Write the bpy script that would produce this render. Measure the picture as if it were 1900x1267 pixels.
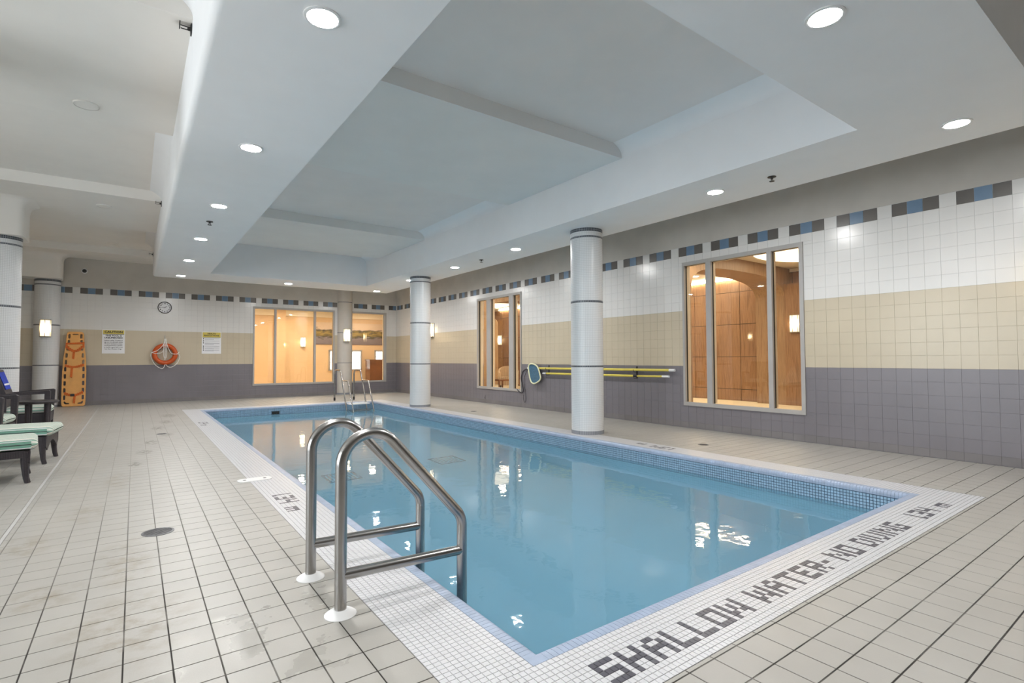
import bpy, bmesh, math, random
from mathutils import Vector, Matrix
random.seed(7)
sc = bpy.context.scene
for o in list(bpy.data.objects): bpy.data.objects.remove(o)
C = sc.collection
PI = math.pi

# ------------------------------------------------------------------ camera
CAM_H = 1.18
F_PX = 966.98
YAW, PITCH, ROLL = math.radians(35.914), math.radians(1.851), math.radians(-0.2236)
fwd = Vector((math.sin(YAW)*math.cos(PITCH), math.cos(YAW)*math.cos(PITCH), math.sin(PITCH)))
rt0 = Vector((math.cos(YAW), -math.sin(YAW), 0)); up0 = rt0.cross(fwd)
rt = rt0*math.cos(ROLL) + up0*math.sin(ROLL); up = up0*math.cos(ROLL) - rt0*math.sin(ROLL)
EYE = Vector((0, 0, CAM_H))
cd = bpy.data.cameras.new('camera'); cam = bpy.data.objects.new('camera', cd); C.objects.link(cam)
m3 = Matrix((rt, up, -fwd)).transposed()
cam.matrix_world = Matrix.Translation(EYE) @ m3.to_4x4()
cd.sensor_width = 36; cd.lens = F_PX/1900*36; cd.clip_start = .02
sc.camera = cam

# ------------------------------------------------------------------ world, exposure
SKY = 5.8            # overcast daylight outside the windows of the left wall
DOWN = 285.0          # recessed downlights
SCON = 34.0           # sconce shades
LOB = 125.0           # unseen lamps added in the lobby and peach room
wd = bpy.data.worlds.new('sky'); sc.world = wd; wd.use_nodes = True
bg = wd.node_tree.nodes['Background']; bg.inputs[0].default_value = (.86, .93, 1, 1); bg.inputs[1].default_value = SKY
vs = sc.view_settings
vs.view_transform = 'Standard'; vs.look = 'None'; vs.gamma = 1; vs.use_curve_mapping = False
vs.exposure = 0.85

# ------------------------------------------------------------------ key dimensions (metres)
W, D = 7.579, 17.54               # right wall, back wall
XL, YF = -6.0, -4.0               # left wall, wall behind the camera
ZS, Z1, Z2 = 3.21, 3.83, 4.0      # dropped ring, beam underside, ceiling panels
RX0, RX1, RX2, RX3 = .328, 1.421, 5.205, 6.316      # ring: outer / inner x
RY0, RY1, RY2, RY3 = .80, 1.908, 14.117, 15.36      # ring: outer / inner y
SX0, SY0, SX1, SY1 = .921, 1.247, 5.81, 14.51       # white mosaic border, outer
CX0, CY0, CX1, CY1 = 1.258, 1.605, 5.473, 14.168    # coping, outer
CW = .078                                            # coping width
PX0, PY0, PX1, PY1 = CX0+CW, CY0+CW, CX1-CW, CY1-CW  # pool walls
WATER = -.192
PT = .1565                        # wall and floor tile pitch
ZG = 1.039                        # top of grey wall tiles
WZ0, WZ1 = .375, 2.80             # windows
BEAMS = [-1.15, 4.68, 10.5, 16.36]; BW = 2.61

# ------------------------------------------------------------------ materials
MATS = {}
class NT:
    def __init__(s, name):
        s.m = bpy.data.materials.new(name); s.m.use_nodes = True
        s.t = s.m.node_tree; s.n = s.t.nodes; s.b = s.n['Principled BSDF']; s.o = s.n['Material Output']
        MATS[name] = s.m
    def add(s, typ, **kw):
        n = s.n.new(typ)
        for k, v in kw.items():
            if k.startswith('i_'):
                n.inputs[int(k[2:]) if k[2:].isdigit() else k[2:].replace('_', ' ')].default_value = v
            else: setattr(n, k, v)
        return n
    def ln(s, a, b): s.t.links.new(a, b)
    def pos(s): return s.add('ShaderNodeNewGeometry').outputs['Position']
    def obj(s): return s.add('ShaderNodeTexCoord').outputs['Object']
    def uv(s): return s.add('ShaderNodeTexCoord').outputs['UV']
    def noise(s, co, scale, detail=3, rough=.55):
        n = s.add('ShaderNodeTexNoise'); n.inputs['Scale'].default_value = scale
        n.inputs['Detail'].default_value = detail; n.inputs['Roughness'].default_value = rough
        s.ln(co, n.inputs['Vector']); return n.outputs['Fac']
    def ramp(s, fac, stops):
        r = s.add('ShaderNodeValToRGB'); e = r.color_ramp.elements
        while len(e) < len(stops): e.new(.5)
        for i, (p, c) in enumerate(stops):
            e[i].position = p; e[i].color = (*c, 1) if len(c) == 3 else c
        s.ln(fac, r.inputs[0]); return r.outputs[0]
    def math(s, op, a, b=None, c=None, clamp=False):
        n = s.add('ShaderNodeMath', operation=op, use_clamp=clamp)
        for i, v in enumerate((a, b, c)):
            if v is None: continue
            if isinstance(v, (int, float)): n.inputs[i].default_value = v
            else: s.ln(v, n.inputs[i])
        return n.outputs[0]
    def mix(s, fac, a, b):
        n = s.add('ShaderNodeMix', data_type='RGBA')
        for sock, v in ((n.inputs[0], fac), (n.inputs[6], a), (n.inputs[7], b)):
            if isinstance(v, (int, float)): sock.default_value = v
            elif isinstance(v, tuple): sock.default_value = (*v, 1)
            else: s.ln(v, sock)
        return n.outputs[2]
    def sep(s, co):
        n = s.add('ShaderNodeSeparateXYZ'); s.ln(co, n.inputs[0]); return n.outputs
    def mapping(s, co, scale=(1, 1, 1), rot=(0, 0, 0)):
        n = s.add('ShaderNodeMapping'); n.inputs['Scale'].default_value = scale; n.inputs['Rotation'].default_value = rot
        s.ln(co, n.inputs['Vector']); return n.outputs[0]
    def col(s, v):
        if isinstance(v, tuple): s.b.inputs['Base Color'].default_value = (*v, 1)
        else: s.ln(v, s.b.inputs['Base Color'])
    def rough(s, v):
        if isinstance(v, (int, float)): s.b.inputs['Roughness'].default_value = v
        else: s.ln(v, s.b.inputs['Roughness'])
    def bump(s, h, strength=.3, dist=.01):
        n = s.add('ShaderNodeBump'); n.inputs['Strength'].default_value = strength; n.inputs['Distance'].default_value = dist
        s.ln(h, n.inputs['Height']); s.ln(n.outputs[0], s.b.inputs['Normal'])

def sub(c, k): return tuple(min(1, x*k) for x in c)
def mottled(name, c, rough=.6, scale=6, amt=.08, bump=0, bscale=120, metal=0, spec=None):
    s = NT(name); co = s.pos()
    n = s.noise(co, scale)
    s.col(s.ramp(n, [(.3, sub(c, 1-amt)), (.7, sub(c, 1+amt))])); s.rough(rough)
    s.b.inputs['Metallic'].default_value = metal
    if spec is not None: s.b.inputs['Specular IOR Level'].default_value = spec
    if bump: s.bump(s.noise(co, bscale, 2), bump, .004)
    return s.m

mottled('plaster_white', (.87, .875, .885), .7, 3, .012, .08, 180)
mottled('plaster_panel', (.82, .79, .77), .75, 2, .02, .12, 160)
mottled('plaster_left', (.83, .80, .755), .75, 2, .02, .12, 160)
mottled('plaster_beam', (.82, .81, .79), .75, 2, .02, .12, 160)
mottled('plaster_taupe', (.55, .52, .475), .8, 2.5, .05, .15, 140)
mottled('plaster_dusk', (.26, .24, .22), .8, 3, .05)
mottled('plaster_pilaster', (.60, .555, .50), .6, 3, .03, .08, 160)
mottled('tile_white', (.70, .69, .67), .22, 1.3, .02, .04, 30)
mottled('tile_beige', (.555, .485, .365), .25, 1.1, .05, .04, 30)
mottled('tile_grey', (.20, .186, .205), .28, 1.3, .06, .05, 30)
mottled('tile_dark', (.125, .115, .105), .3, 5, .08)
mottled('tile_blue', (.14, .225, .335), .3, 5, .08)
s = NT('wall_grout'); co = s.pos(); x, y, z = s.sep(co)
r_ = s.add('ShaderNodeValToRGB'); r_.color_ramp.interpolation = 'CONSTANT'; e = r_.color_ramp.elements; e.new(.5)
for i_, (p_, c_) in enumerate(((0, (.24, .225, .24)), (ZG/4, (.50, .44, .33)), ((ZG+6*.156)/4, (.66, .65, .63)))): e[i_].position = p_; e[i_].color = (*c_, 1)
s.ln(s.math('MULTIPLY', z, .25), r_.inputs[0]); s.col(r_.outputs[0]); s.rough(.8)
mottled('base_grey', (.20, .185, .19), .5, 2, .1)
mottled('mosaic_white', (.61, .61, .63), .32, 40, .04, .12, 300)
mottled('mosaic_dark', (.085, .082, .10), .35, 30, .15, .12, 300)
mottled('mosaic_grout', (.46, .45, .44), .8, 1.5, .25)
mottled('coping_blue', (.33, .40, .53), .33, 14, .09, .05, 60)
mottled('band_blue', (.31, .46, .60), .25, 25, .14)
mottled('band_grout', (.035, .075, .13), .6, 5, .2)
mottled('pool_paint', (.48, .80, .96), .6, .8, .05)
mottled('pool_band_dark', (.02, .05, .09), .6, 3, .1)
mottled('white_plastic', (.80, .80, .80), .35, 5, .03)
mottled('cream_paint', (.76, .66, .50), .6, 2, .03)
mottled('cream_bright', (.82, .75, .62), .6, 2, .03)
mottled('peach_wall', (.72, .53, .335), .7, 1.2, .04)
mottled('black_metal', (.02, .02, .02), .4, 8, .2)
mottled('frame_grey', (.40, .385, .37), .45, 4, .05)
mottled('frame_back', (.72, .62, .47), .5, 4, .05)
mottled('gap_black', (.012, .011, .01), .7, 4, .2)
mottled('spine_orange', (.76, .38, .11), .4, 6, .07)
mottled('strap_orange', (.62, .13, .015), .7, 40, .2)
mottled('ring_orange', (.55, .085, .012), .35, 8, .12)
mottled('rope_white', (.80, .79, .75), .8, 60, .1)
mottled('sign_white', (.82, .82, .84), .4, 4, .02)
mottled('sign_yellow', (.62, .50, .10), .4, 5, .05)
mottled('ink', (.025, .025, .03), .6, 9, .2)
mottled('ink_grey', (.30, .30, .34), .6, 9, .2)
mottled('pole_yellow', (.72, .60, .10), .35, 7, .06)
mottled('net_blue', (.06, .14, .22), .7, 30, .2)
mottled('net_frame', (.82, .82, .55), .4, 7, .05)
mottled('hose_dark', (.03, .028, .035), .45, 9, .2)
mottled('towel_blue', (.02, .05, .42), .9, 12, .25)
mottled('caulk', (.47, .46, .45), .7, 9, .05)
mottled('drain_metal', (.14, .14, .145), .45, 20, .3, metal=.4)
mottled('carpet', (.72, .62, .44), .95, 90, .2)
mottled('cabinet_wood', (.20, .085, .035), .18, 3, .2)
mottled('paint_sky', (.62, .50, .38), .8, 5, .2)
mottled('grey_slab', (.30, .30, .32), .8, 5, .1)
mottled('ground_out', (.30, .34, .25), .9, .6, .25)

s = NT('steel'); co = s.pos()
s.b.inputs['Metallic'].default_value = 1
s.col(s.ramp(s.noise(co, 6, 3), [(.3, (.36, .35, .34)), (.7, (.43, .42, .41))])); s.rough(.24)
s.bump(s.noise(co, 700, 2), .03, .001)

# floor tile: worn glazed tile with brownish stains and damp patches
s = NT('floor_tile'); co = s.pos()
base = s.ramp(s.noise(co, 2.2, 4), [(.3, (.372, .356, .327)), (.7, (.415, .398, .367))])
def blob(cx, cy, rx, ry):
    x, y, z = s.sep(co)
    a = s.math('MULTIPLY', s.math('SUBTRACT', x, cx), 1/rx); b = s.math('MULTIPLY', s.math('SUBTRACT', y, cy), 1/ry)
    d = s.math('ADD', s.math('MULTIPLY', a, a), s.math('MULTIPLY', b, b))
    return s.math('SUBTRACT', 1, d, clamp=True)
def union(l):
    r = l[0]
    for k in l[1:]: r = s.math('MAXIMUM', r, k)
    return r
n1 = s.noise(co, 9, 5, .65)
brown = s.math('MULTIPLY', union([blob(-.02, 3.85, .16, .55), blob(-.35, 3.5, .2, .2), blob(-.3, 5.2, .16, .35), blob(-.12, 6.4, .12, .5), blob(0, 2.9, .3, .5), blob(-.55, 4.5, .2, .3)]),
               s.ramp(n1, [(.44, (0,)*3), (.62, (1,)*3)]))
foot = s.math('MULTIPLY', union([blob(.02, 7.3, .08, .2), blob(.12, 8.2, .1, .25), blob(.22, 9.1, .1, .3), blob(.42, 9.9, .12, .3), blob(.35, 10.9, .12, .3), blob(.5, 11.9, .12, .4), blob(.6, 13.2, .15, .5)]),
              s.ramp(s.noise(co, 16, 3), [(.46, (0,)*3), (.53, (1,)*3)]))
damp = s.math('MULTIPLY', union([blob(.45, 2.55, .38, .5), blob(.62, 2.2, .3, .3), blob(.75, 2.7, .2, .4), blob(.1, 2.3, .3, .2)]),
              s.ramp(s.noise(co, 6, 4), [(.40, (0,)*3), (.72, (1,)*3)]))
c1 = s.mix(s.math('MULTIPLY', brown, .62), base, (.26, .215, .15))
c2 = s.mix(s.math('MULTIPLY', foot, .95), c1, (.16, .14, .11))
c3 = s.mix(s.math('MULTIPLY', damp, .42), c2, (.30, .285, .25))
s.col(c3)
s.rough(s.math('SUBTRACT', .42, s.math('MULTIPLY', damp, .34)))
s.bump(s.noise(co, 150, 2), .1, .003)

# floor grout: pale where clean, blackened where dirt has gathered
s = NT('floor_grout'); co = s.pos()
x, y, z = s.sep(co)
near = s.math('SUBTRACT', 1.2, s.math('MULTIPLY', s.math('SUBTRACT', y, 2.2), .29), clamp=True)
dirt = s.math('MULTIPLY', near, s.ramp(s.noise(co, 1.5, 4, .7), [(.28, (.2,)*3), (.52, (1,)*3)]))
s.col(s.mix(dirt, (.37, .352, .32), (.03, .026, .023))); s.rough(.85)

# small mosaic on the columns, laid out in the column's own unrolled UV metres
s = NT('column_mosaic'); uv = s.uv(); u, v, w_ = s.sep(uv)
def grid(s, a, pitch, half):
    f = s.math('FRACT', s.math('DIVIDE', a, pitch)); d = s.math('ABSOLUTE', s.math('SUBTRACT', f, .5))
    return s.math('GREATER_THAN', d, .5-half)
g = s.math('MAXIMUM', grid(s, u, .0272, .055), grid(s, v, .0272, .055))
s.col(s.mix(g, (.76, .765, .77), (.54, .545, .55))); s.rough(.3)
s.bump(s.math('SUBTRACT', 1, g), .35, .002)
s = NT('column_band'); uv = s.uv(); u, v, w_ = s.sep(uv)
g = s.math('MAXIMUM', grid(s, u, .0272, .07), grid(s, v, .0272, .07))
s.col(s.mix(g, (.06, .068, .085), (.42, .43, .45))); s.rough(.3)
s = NT('column_base'); uv = s.uv(); u, v, w_ = s.sep(uv)
s.col(s.mix(grid(s, u, .0272, .07), (.32, .335, .37), (.05, .05, .06))); s.rough(.35)

def wood(name, ca, cb, rough=.35, vert=True):
    s = NT(name); co = s.pos()
    mp = s.mapping(co, (7, 7, .55) if vert else (.6, 7, 7))
    n = s.noise(mp, 2.2, 6, .62)
    mp2 = s.mapping(co, (60, 60, 1.6) if vert else (1.6, 60, 60))
    n2 = s.noise(mp2, 1.5, 3)
    a = s.ramp(n, [(.32, ca), (.5, cb), (.64, ca)])
    s.col(s.mix(s.math('MULTIPLY', s.ramp(n2, [(.45, (0,)*3), (.7, (1,)*3)]), .35), a, sub(ca, .5))); s.rough(rough)
wood('oak_panel', (.235, .125, .060), (.355, .205, .108))
wood('oak_arch', (.29, .175, .095), (.40, .26, .15))

def emit(name, c, st, base=(.8, .8, .8)):
    s = NT(name); s.col(base)
    s.b.inputs['Emission Color'].default_value = (*c, 1); s.b.inputs['Emission Strength'].default_value = st
emit('lamp_white', (1, .985, .965), DOWN)
emit('lobby_fill_lamp', (1, .84, .62), LOB)
emit('peach_fill_lamp', (1, .84, .62), LOB*2.0)
emit('cove_glow', (1, .86, .64), 34.0)
emit('dish_glow', (1, .84, .60), 1.8)
def shade(name, k):
    s = NT(name); s.col((.8, .74, .6)); co = s.obj(); x, y, z = s.sep(co)
    d = s.math('ADD', s.math('MULTIPLY', x, x), s.math('MULTIPLY', z, z))
    gl = s.math('POWER', 2.718, s.math('MULTIPLY', d, -1/.006))
    s.b.inputs['Emission Color'].default_value = (1, .74, .40, 1)
    s.ln(s.math('ADD', 1.0*k, s.math('MULTIPLY', gl, SCON*k)), s.b.inputs['Emission Strength'])
shade('shade_warm', 1); shade('shade_lobby', 1.15)

def glassy(name, tint, ior=1.45, rough=0.0, gl=(1, 1, 1)):
    s = NT(name); s.n.remove(s.b)
    lw = s.add('ShaderNodeLayerWeight'); lw.inputs[0].default_value = .5
    f0 = ((ior-1)/(ior+1))**2          # Schlick reflectance, the same from either side of the sheet
    fr = s.math('ADD', f0, s.math('MULTIPLY', s.math('POWER', lw.outputs['Facing'], 5), 1-f0))
    tr = s.add('ShaderNodeBsdfTransparent'); tr.inputs[0].default_value = (*tint, 1)
    g = s.add('ShaderNodeBsdfGlossy'); g.inputs['Color'].default_value = (*gl, 1); g.inputs['Roughness'].default_value = rough
    mx = s.add('ShaderNodeMixShader'); s.ln(fr, mx.inputs[0]); s.ln(tr.outputs[0], mx.inputs[1]); s.ln(g.outputs[0], mx.inputs[2])
    s.ln(mx.outputs[0], s.o.inputs['Surface']); return s
glassy('window_glass', (.97, .97, .96))
s = glassy('frosted_pane', (.9, .95, .97), 1.3)

# water: real refraction and Fresnel reflection, faint ripples
s = NT('water'); s.n.remove(s.b); co = s.pos()
bp = s.add('ShaderNodeBump'); bp.inputs['Strength'].default_value = .10; bp.inputs['Distance'].default_value = .03
h = s.math('ADD', s.noise(s.mapping(co, (1, 1, 1)), 2.6, 2), s.math('MULTIPLY', s.noise(co, 9, 2), .25))
s.ln(h, bp.inputs['Height'])
fr = s.add('ShaderNodeFresnel'); fr.inputs[0].default_value = 1.33; s.ln(bp.outputs[0], fr.inputs['Normal'])
rf = s.add('ShaderNodeBsdfRefraction'); rf.inputs['IOR'].default_value = 1.33; rf.inputs['Roughness'].default_value = .0
rf.inputs['Color'].default_value = (.95, .99, 1, 1); s.ln(bp.outputs[0], rf.inputs['Normal'])
g = s.add('ShaderNodeBsdfGlossy'); g.inputs['Roughness'].default_value = .02; s.ln(bp.outputs[0], g.inputs['Normal'])
df = s.add('ShaderNodeBsdfDiffuse'); df.inputs['Color'].default_value = (.24, .53, .73, 1)      # suspended cloudiness of the pool water
cl = s.add('ShaderNodeMixShader'); cl.inputs[0].default_value = .38; s.ln(rf.outputs[0], cl.inputs[1]); s.ln(df.outputs[0], cl.inputs[2])
mx = s.add('ShaderNodeMixShader'); s.ln(fr.outputs[0], mx.inputs[0]); s.ln(cl.outputs[0], mx.inputs[1]); s.ln(g.outputs[0], mx.inputs[2])
s.ln(mx.outputs[0], s.o.inputs['Surface'])

s = NT('wicker'); co = s.obj()
wv = s.add('ShaderNodeTexWave'); wv.inputs['Scale'].default_value = 28; wv.inputs['Distortion'].default_value = 1.5; s.ln(co, wv.inputs['Vector'])
wv2 = s.add('ShaderNodeTexWave', bands_direction='Z'); wv2.inputs['Scale'].default_value = 34; wv2.inputs['Distortion'].default_value = 1; s.ln(co, wv2.inputs['Vector'])
hh = s.math('MULTIPLY', wv.outputs['Fac'], wv2.outputs['Fac'])
s.col(s.ramp(hh, [(.1, (.018, .014, .018)), (.8, (.075, .06, .07))])); s.rough(.45); s.bump(hh, .5, .004)

def striped(name, scale, cols):
    s = NT(name); u, v, w_ = s.sep(s.uv())
    f = s.math('FRACT', s.math('MULTIPLY', v, scale))
    r = s.add('ShaderNodeValToRGB'); r.color_ramp.interpolation = 'CONSTANT'; e = r.color_ramp.elements
    while len(e) < len(cols): e.new(.5)
    for i, (p, c) in enumerate(cols): e[i].position = p; e[i].color = (*c, 1)
    s.ln(f, r.inputs[0]); s.col(r.outputs[0]); s.rough(.9)
GRN, WHT, DGR, TAN = (.27, .47, .37), (.74, .74, .68), (.10, .16, .15), (.42, .36, .24)
striped('cushion_stripe', 9.5, [(0, WHT), (.20, GRN), (.36, DGR), (.43, WHT), (.60, TAN), (.66, WHT), (.78, DGR), (.84, GRN), (.95, WHT)])
mottled('cushion_green', (.20, .40, .31), .9, 30, .1)
striped('lobby_fabric', 14, [(0, (.60, .47, .33)), (.4, (.24, .14, .09)), (.55, (.60, .47, .33)), (.8, (.36, .24, .15))])

s = NT('landscape_print'); co = s.obj(); x, y, z = s.sep(co)
t = s.math('ADD', z, s.math('MULTIPLY', s.noise(s.mapping(co, (1.2, 1, 5)), 2, 5), .55))
s.col(s.ramp(s.math('ADD', s.math('MULTIPLY', t, .62), .32), [(.0, (.12, .10, .14)), (.36, (.22, .19, .21)), (.40, (.05, .045, .02)), (.52, (.34, .25, .06)), (.58, (.03, .03, .02)), (.64, (.66, .52, .40)), (1, (.72, .60, .48))]))
s.rough(.5)
s = NT('window_view'); co = s.pos()
s.col(s.ramp(s.noise(co, 9, 5), [(.38, (.35, .42, .42)), (.5, (.9, .95, .95))]))
s.ln(s.ramp(s.noise(co, 9, 5), [(.38, (.30, .38, .38)), (.5, (.85, .95, 1))]), s.b.inputs['Emission Color']); s.b.inputs['Emission Strength'].default_value = 1.0

# ------------------------------------------------------------------ mesh helpers
class MB:
    def __init__(s): s.v = []; s.f = []; s.mi = []; s.uvs = None
    def face(s, idx, m=0): s.f.append(tuple(idx)); s.mi.append(m)
    def quad(s, a, b, c, d, m=0):
        n = len(s.v); s.v += [tuple(a), tuple(b), tuple(c), tuple(d)]; s.face((n, n+1, n+2, n+3), m)
    def box(s, x0, x1, y0, y1, z0, z1, m=0):
        n = len(s.v)
        s.v += [(x, y, z) for z in (z0, z1) for x, y in ((x0, y0), (x1, y0), (x1, y1), (x0, y1))]
        for q in ((0, 3, 2, 1), (4, 5, 6, 7), (0, 1, 5, 4), (1, 2, 6, 5), (2, 3, 7, 6), (3, 0, 4, 7)): s.face([n+i for i in q], m)
        return s
    def prism(s, poly, axis, a0, a1, m=0):
        """poly: 2-D outline in the two other axes (in x,y,z order), extruded along axis"""
        def P(p, a):
            l = list(p); l.insert(axis, a); return tuple(l)
        k = len(poly); n = len(s.v)
        s.v += [P(p, a0) for p in poly] + [P(p, a1) for p in poly]
        s.face(list(range(n, n+k))[::-1], m); s.face(range(n+k, n+2*k), m)
        for i in range(k): j = (i+1) % k; s.face((n+i, n+j, n+k+j, n+k+i), m)
        return s
    def tube(s, pts, r, seg=10, m=0, cap=True, closed=False, rz=None):
        pts = [Vector(p) for p in pts]; k = len(pts); n0 = len(s.v)
        prev = None
        for i, p in enumerate(pts):
            if closed: t = pts[(i+1) % k]-pts[i-1]
            else: t = pts[min(i+1, k-1)]-pts[max(i-1, 0)]
            t = t.normalized() if t.length > 1e-9 else Vector((0, 0, 1))
            if prev is None:
                a = Vector((0, 0, 1)) if abs(t.z) < .9 else Vector((1, 0, 0))
                nrm = t.cross(a).normalized()
            else: nrm = (prev - t*prev.dot(t)).normalized()
            prev = nrm; b = t.cross(nrm)
            rr = r[i] if isinstance(r, (list, tuple)) else r
            r2 = rr if rz is None else rz
            for q in range(seg):
                an = 2*PI*q/seg; s.v.append(tuple(p + nrm*math.cos(an)*rr + b*math.sin(an)*r2))
        rng = k if closed else k-1
        for i in range(rng):
            a = n0+i*seg; b_ = n0+((i+1) % k)*seg
            for q in range(seg): w = (q+1) % seg; s.face((a+q, a+w, b_+w, b_+q), m)
        if cap and not closed:
            s.face([n0+q for q in range(seg)][::-1], m); s.face([n0+(k-1)*seg+q for q in range(seg)], m)
        return s
    def lathe(s, prof, seg=32, c=(0, 0, 0), m=0, axis='Z'):
        n0 = len(s.v); k = len(prof)
        for q in range(seg):
            an = 2*PI*q/seg
            for r, z in prof:
                x, y = r*math.cos(an), r*math.sin(an)
                p = (x, y, z) if axis == 'Z' else ((x, -z, y) if axis == 'Y' else (-z, y, x))
                s.v.append((c[0]+p[0], c[1]+p[1], c[2]+p[2]))
        for q in range(seg):
            w = (q+1) % seg
            for i in range(k-1): s.face((n0+q*k+i, n0+w*k+i, n0+w*k+i+1, n0+q*k+i+1), m)
        return s
    def mesh(s, name, mats, smooth=None):
        me = bpy.data.meshes.new(name); me.from_pydata(s.v, [], s.f)
        for mm in (mats if isinstance(mats, (list, tuple)) else [mats]): me.materials.append(MATS[mm])
        if any(s.mi): me.polygons.foreach_set('material_index', s.mi)
        if s.uvs:
            l = me.uv_layers.new(name='UVMap')
            for lp in me.loops: l.data[lp.index].uv = s.uvs[lp.vertex_index]
        if smooth is not None:
            me.polygons.foreach_set('use_smooth', [True]*len(me.polygons)); me.set_sharp_from_angle(angle=math.radians(smooth))
        me.update(); return me

def link(name, me, parent=None, loc=(0, 0, 0), rot=None):
    o = bpy.data.objects.new(name, me); C.objects.link(o); o.location = loc
    if rot is not None: o.rotation_euler = rot
    if parent is not None: o.parent = parent
    return o
def obj(name, mb, mats, parent=None, smooth=None, fix=False, loc=(0, 0, 0), rot=None):
    me = mb.mesh(name, mats, smooth)
    if fix:
        b = bmesh.new(); b.from_mesh(me); bmesh.ops.recalc_face_normals(b, faces=b.faces); b.to_mesh(me); b.free()
    return link(name, me, parent, loc, rot)
def tag(o, label, cat, group=None):
    o['label'] = label; o['category'] = cat
    if group: o['group'] = group
    return o
def struct(o, label=None):
    o['kind'] = 'structure'
    if label: o['label'] = label
    return o
def empty(name, loc=(0, 0, 0), rz=0):
    o = bpy.data.objects.new(name, None); C.objects.link(o); o.location = loc; o.rotation_euler = (0, 0, rz); o.empty_display_size = .1
    return o
def thing(name, label, cat, loc=(0, 0, 0), rz=0, group=None): return tag(empty(name, loc, rz), label, cat, group)
def dup(root, loc, rz=None, label=None, group=None):
    r = root.copy(); C.objects.link(r); r.location = loc
    if rz is not None: r.rotation_euler = (0, 0, rz)
    if label: r['label'] = label
    if group: r['group'] = group
    for ch in list(root.children):
        c = ch.copy(); C.objects.link(c); c.parent = r
        for g_ in list(ch.children):
            d = g_.copy(); C.objects.link(d); d.parent = c
    return r
def fillet(pts, r, n=8):
    """round the corners of a polyline"""
    pts = [Vector(p) for p in pts]; out = [pts[0]]
    for i in range(1, len(pts)-1):
        a, b, c = pts[i-1], pts[i], pts[i+1]
        rr = r[i-1] if isinstance(r, (list, tuple)) else r
        u = (a-b).normalized(); v = (c-b).normalized(); ang = u.angle(v)
        if ang > 3.12: out.append(b); continue
        t = rr/math.tan(ang/2); t = min(t, (a-b).length*.98, (c-b).length*.98); rr = t*math.tan(ang/2)
        bis = (u+v).normalized(); cen = b + bis*(rr/math.sin(ang/2))
        s0 = b+u*t-cen; s1 = b+v*t-cen; tot = s0.angle(s1); ax = s0.cross(s1).normalized()
        for k in range(n+1): out.append(cen + Matrix.Rotation(tot*k/n, 3, ax) @ s0)
    out.append(pts[-1]); return out
def score(p, area, nrm):
    d = Vector(p)-EYE; z = d.dot(fwd)
    if z < .1: return 0
    x = 950+F_PX*d.dot(rt)/z; y = 633.5-F_PX*d.dot(up)/z
    if x < -10 or x > 1910 or y < -10 or y > 1277: return 0
    return area*abs(d.normalized().dot(nrm))/d.length_squared

def tile_mesh(w, h, t, ch, mat, name):
    b = MB(); a, c = w/2, h/2
    b.v = [(-a, -c, 0), (a, -c, 0), (a, c, 0), (-a, c, 0), (-a, -c, t-ch), (a, -c, t-ch), (a, c, t-ch), (-a, c, t-ch),
           (-a+ch, -c+ch, t), (a-ch, -c+ch, t), (a-ch, c-ch, t), (-a+ch, c-ch, t)]
    for i in range(4):
        j = (i+1) % 4; b.face((i, j, 4+j, 4+i)); b.face((4+i, 4+j, 8+j, 8+i))
    b.face((8, 9, 10, 11)); return b.mesh(name, mat)
TM = {}
def lay_tiles(parent, name, rects, O, U, V, mats, t, gap, ch=.0015, limit=300, stuff=None, always=False):
    """rects: (u0,u1,v0,v1,mat_index). The largest in view become objects, the others one joined part"""
    O, U, V = Vector(O), Vector(U), Vector(V); N = U.cross(V)
    sc_ = []
    for i, (a, b, c, d, m) in enumerate(rects):
        p = O+U*((a+b)/2)+V*((c+d)/2); sc_.append((score(p, (b-a)*(d-c), N), i))
    sc_.sort(reverse=True)
    ind = set(i for s_, i in sc_[:limit] if s_ > 0 or always)
    R = Matrix((U, V, N)).transposed().to_4x4()
    j = MB()
    for i, (a, b, c, d, m) in enumerate(rects):
        w, h = b-a-gap, d-c-gap
        if w < .002 or h < .002: continue
        p = O+U*((a+b)/2)+V*((c+d)/2)
        if i in ind:
            key = (name, round(w, 3), round(h, 3), m)
            if key not in TM: TM[key] = tile_mesh(w, h, t, ch, mats[m], name)
            o = bpy.data.objects.new(name, TM[key]); C.objects.link(o); o.parent = parent
            o.matrix_basis = Matrix.Translation(p) @ R
        else:
            n = len(j.v); a2, c2 = U*(w/2), V*(h/2); q = N*t
            cs = [p-a2-c2, p+a2-c2, p+a2+c2, p-a2+c2]
            e = U*ch; g_ = V*ch
            tp = [cs[0]+e+g_+q, cs[1]-e+g_+q, cs[2]-e-g_+q, cs[3]+e-g_+q]
            j.v += [tuple(x_) for x_ in cs] + [tuple(x_) for x_ in tp]
            j.face((n+4, n+5, n+6, n+7), m)
            for k in range(4): l = (k+1) % 4; j.face((n+k, n+l, n+4+l, n+4+k), m)
    if j.v:
        o = obj(stuff or name+'_field', j, mats, parent); o['kind'] = 'stuff'
def cut(rects, holes):
    out = list(rects)
    for (ha, hb, hc, hd) in holes:
        nx = []
        for (a, b, c, d, m) in out:
            if b <= ha or a >= hb or d <= hc or c >= hd: nx.append((a, b, c, d, m)); continue
            if c < hc: nx.append((a, b, c, hc, m))
            if d > hd: nx.append((a, b, hd, d, m))
            c2, d2 = max(c, hc), min(d, hd)
            if a < ha: nx.append((a, ha, c2, d2, m))
            if b > hb: nx.append((hb, b, c2, d2, m))
        out = nx
    return out
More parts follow.
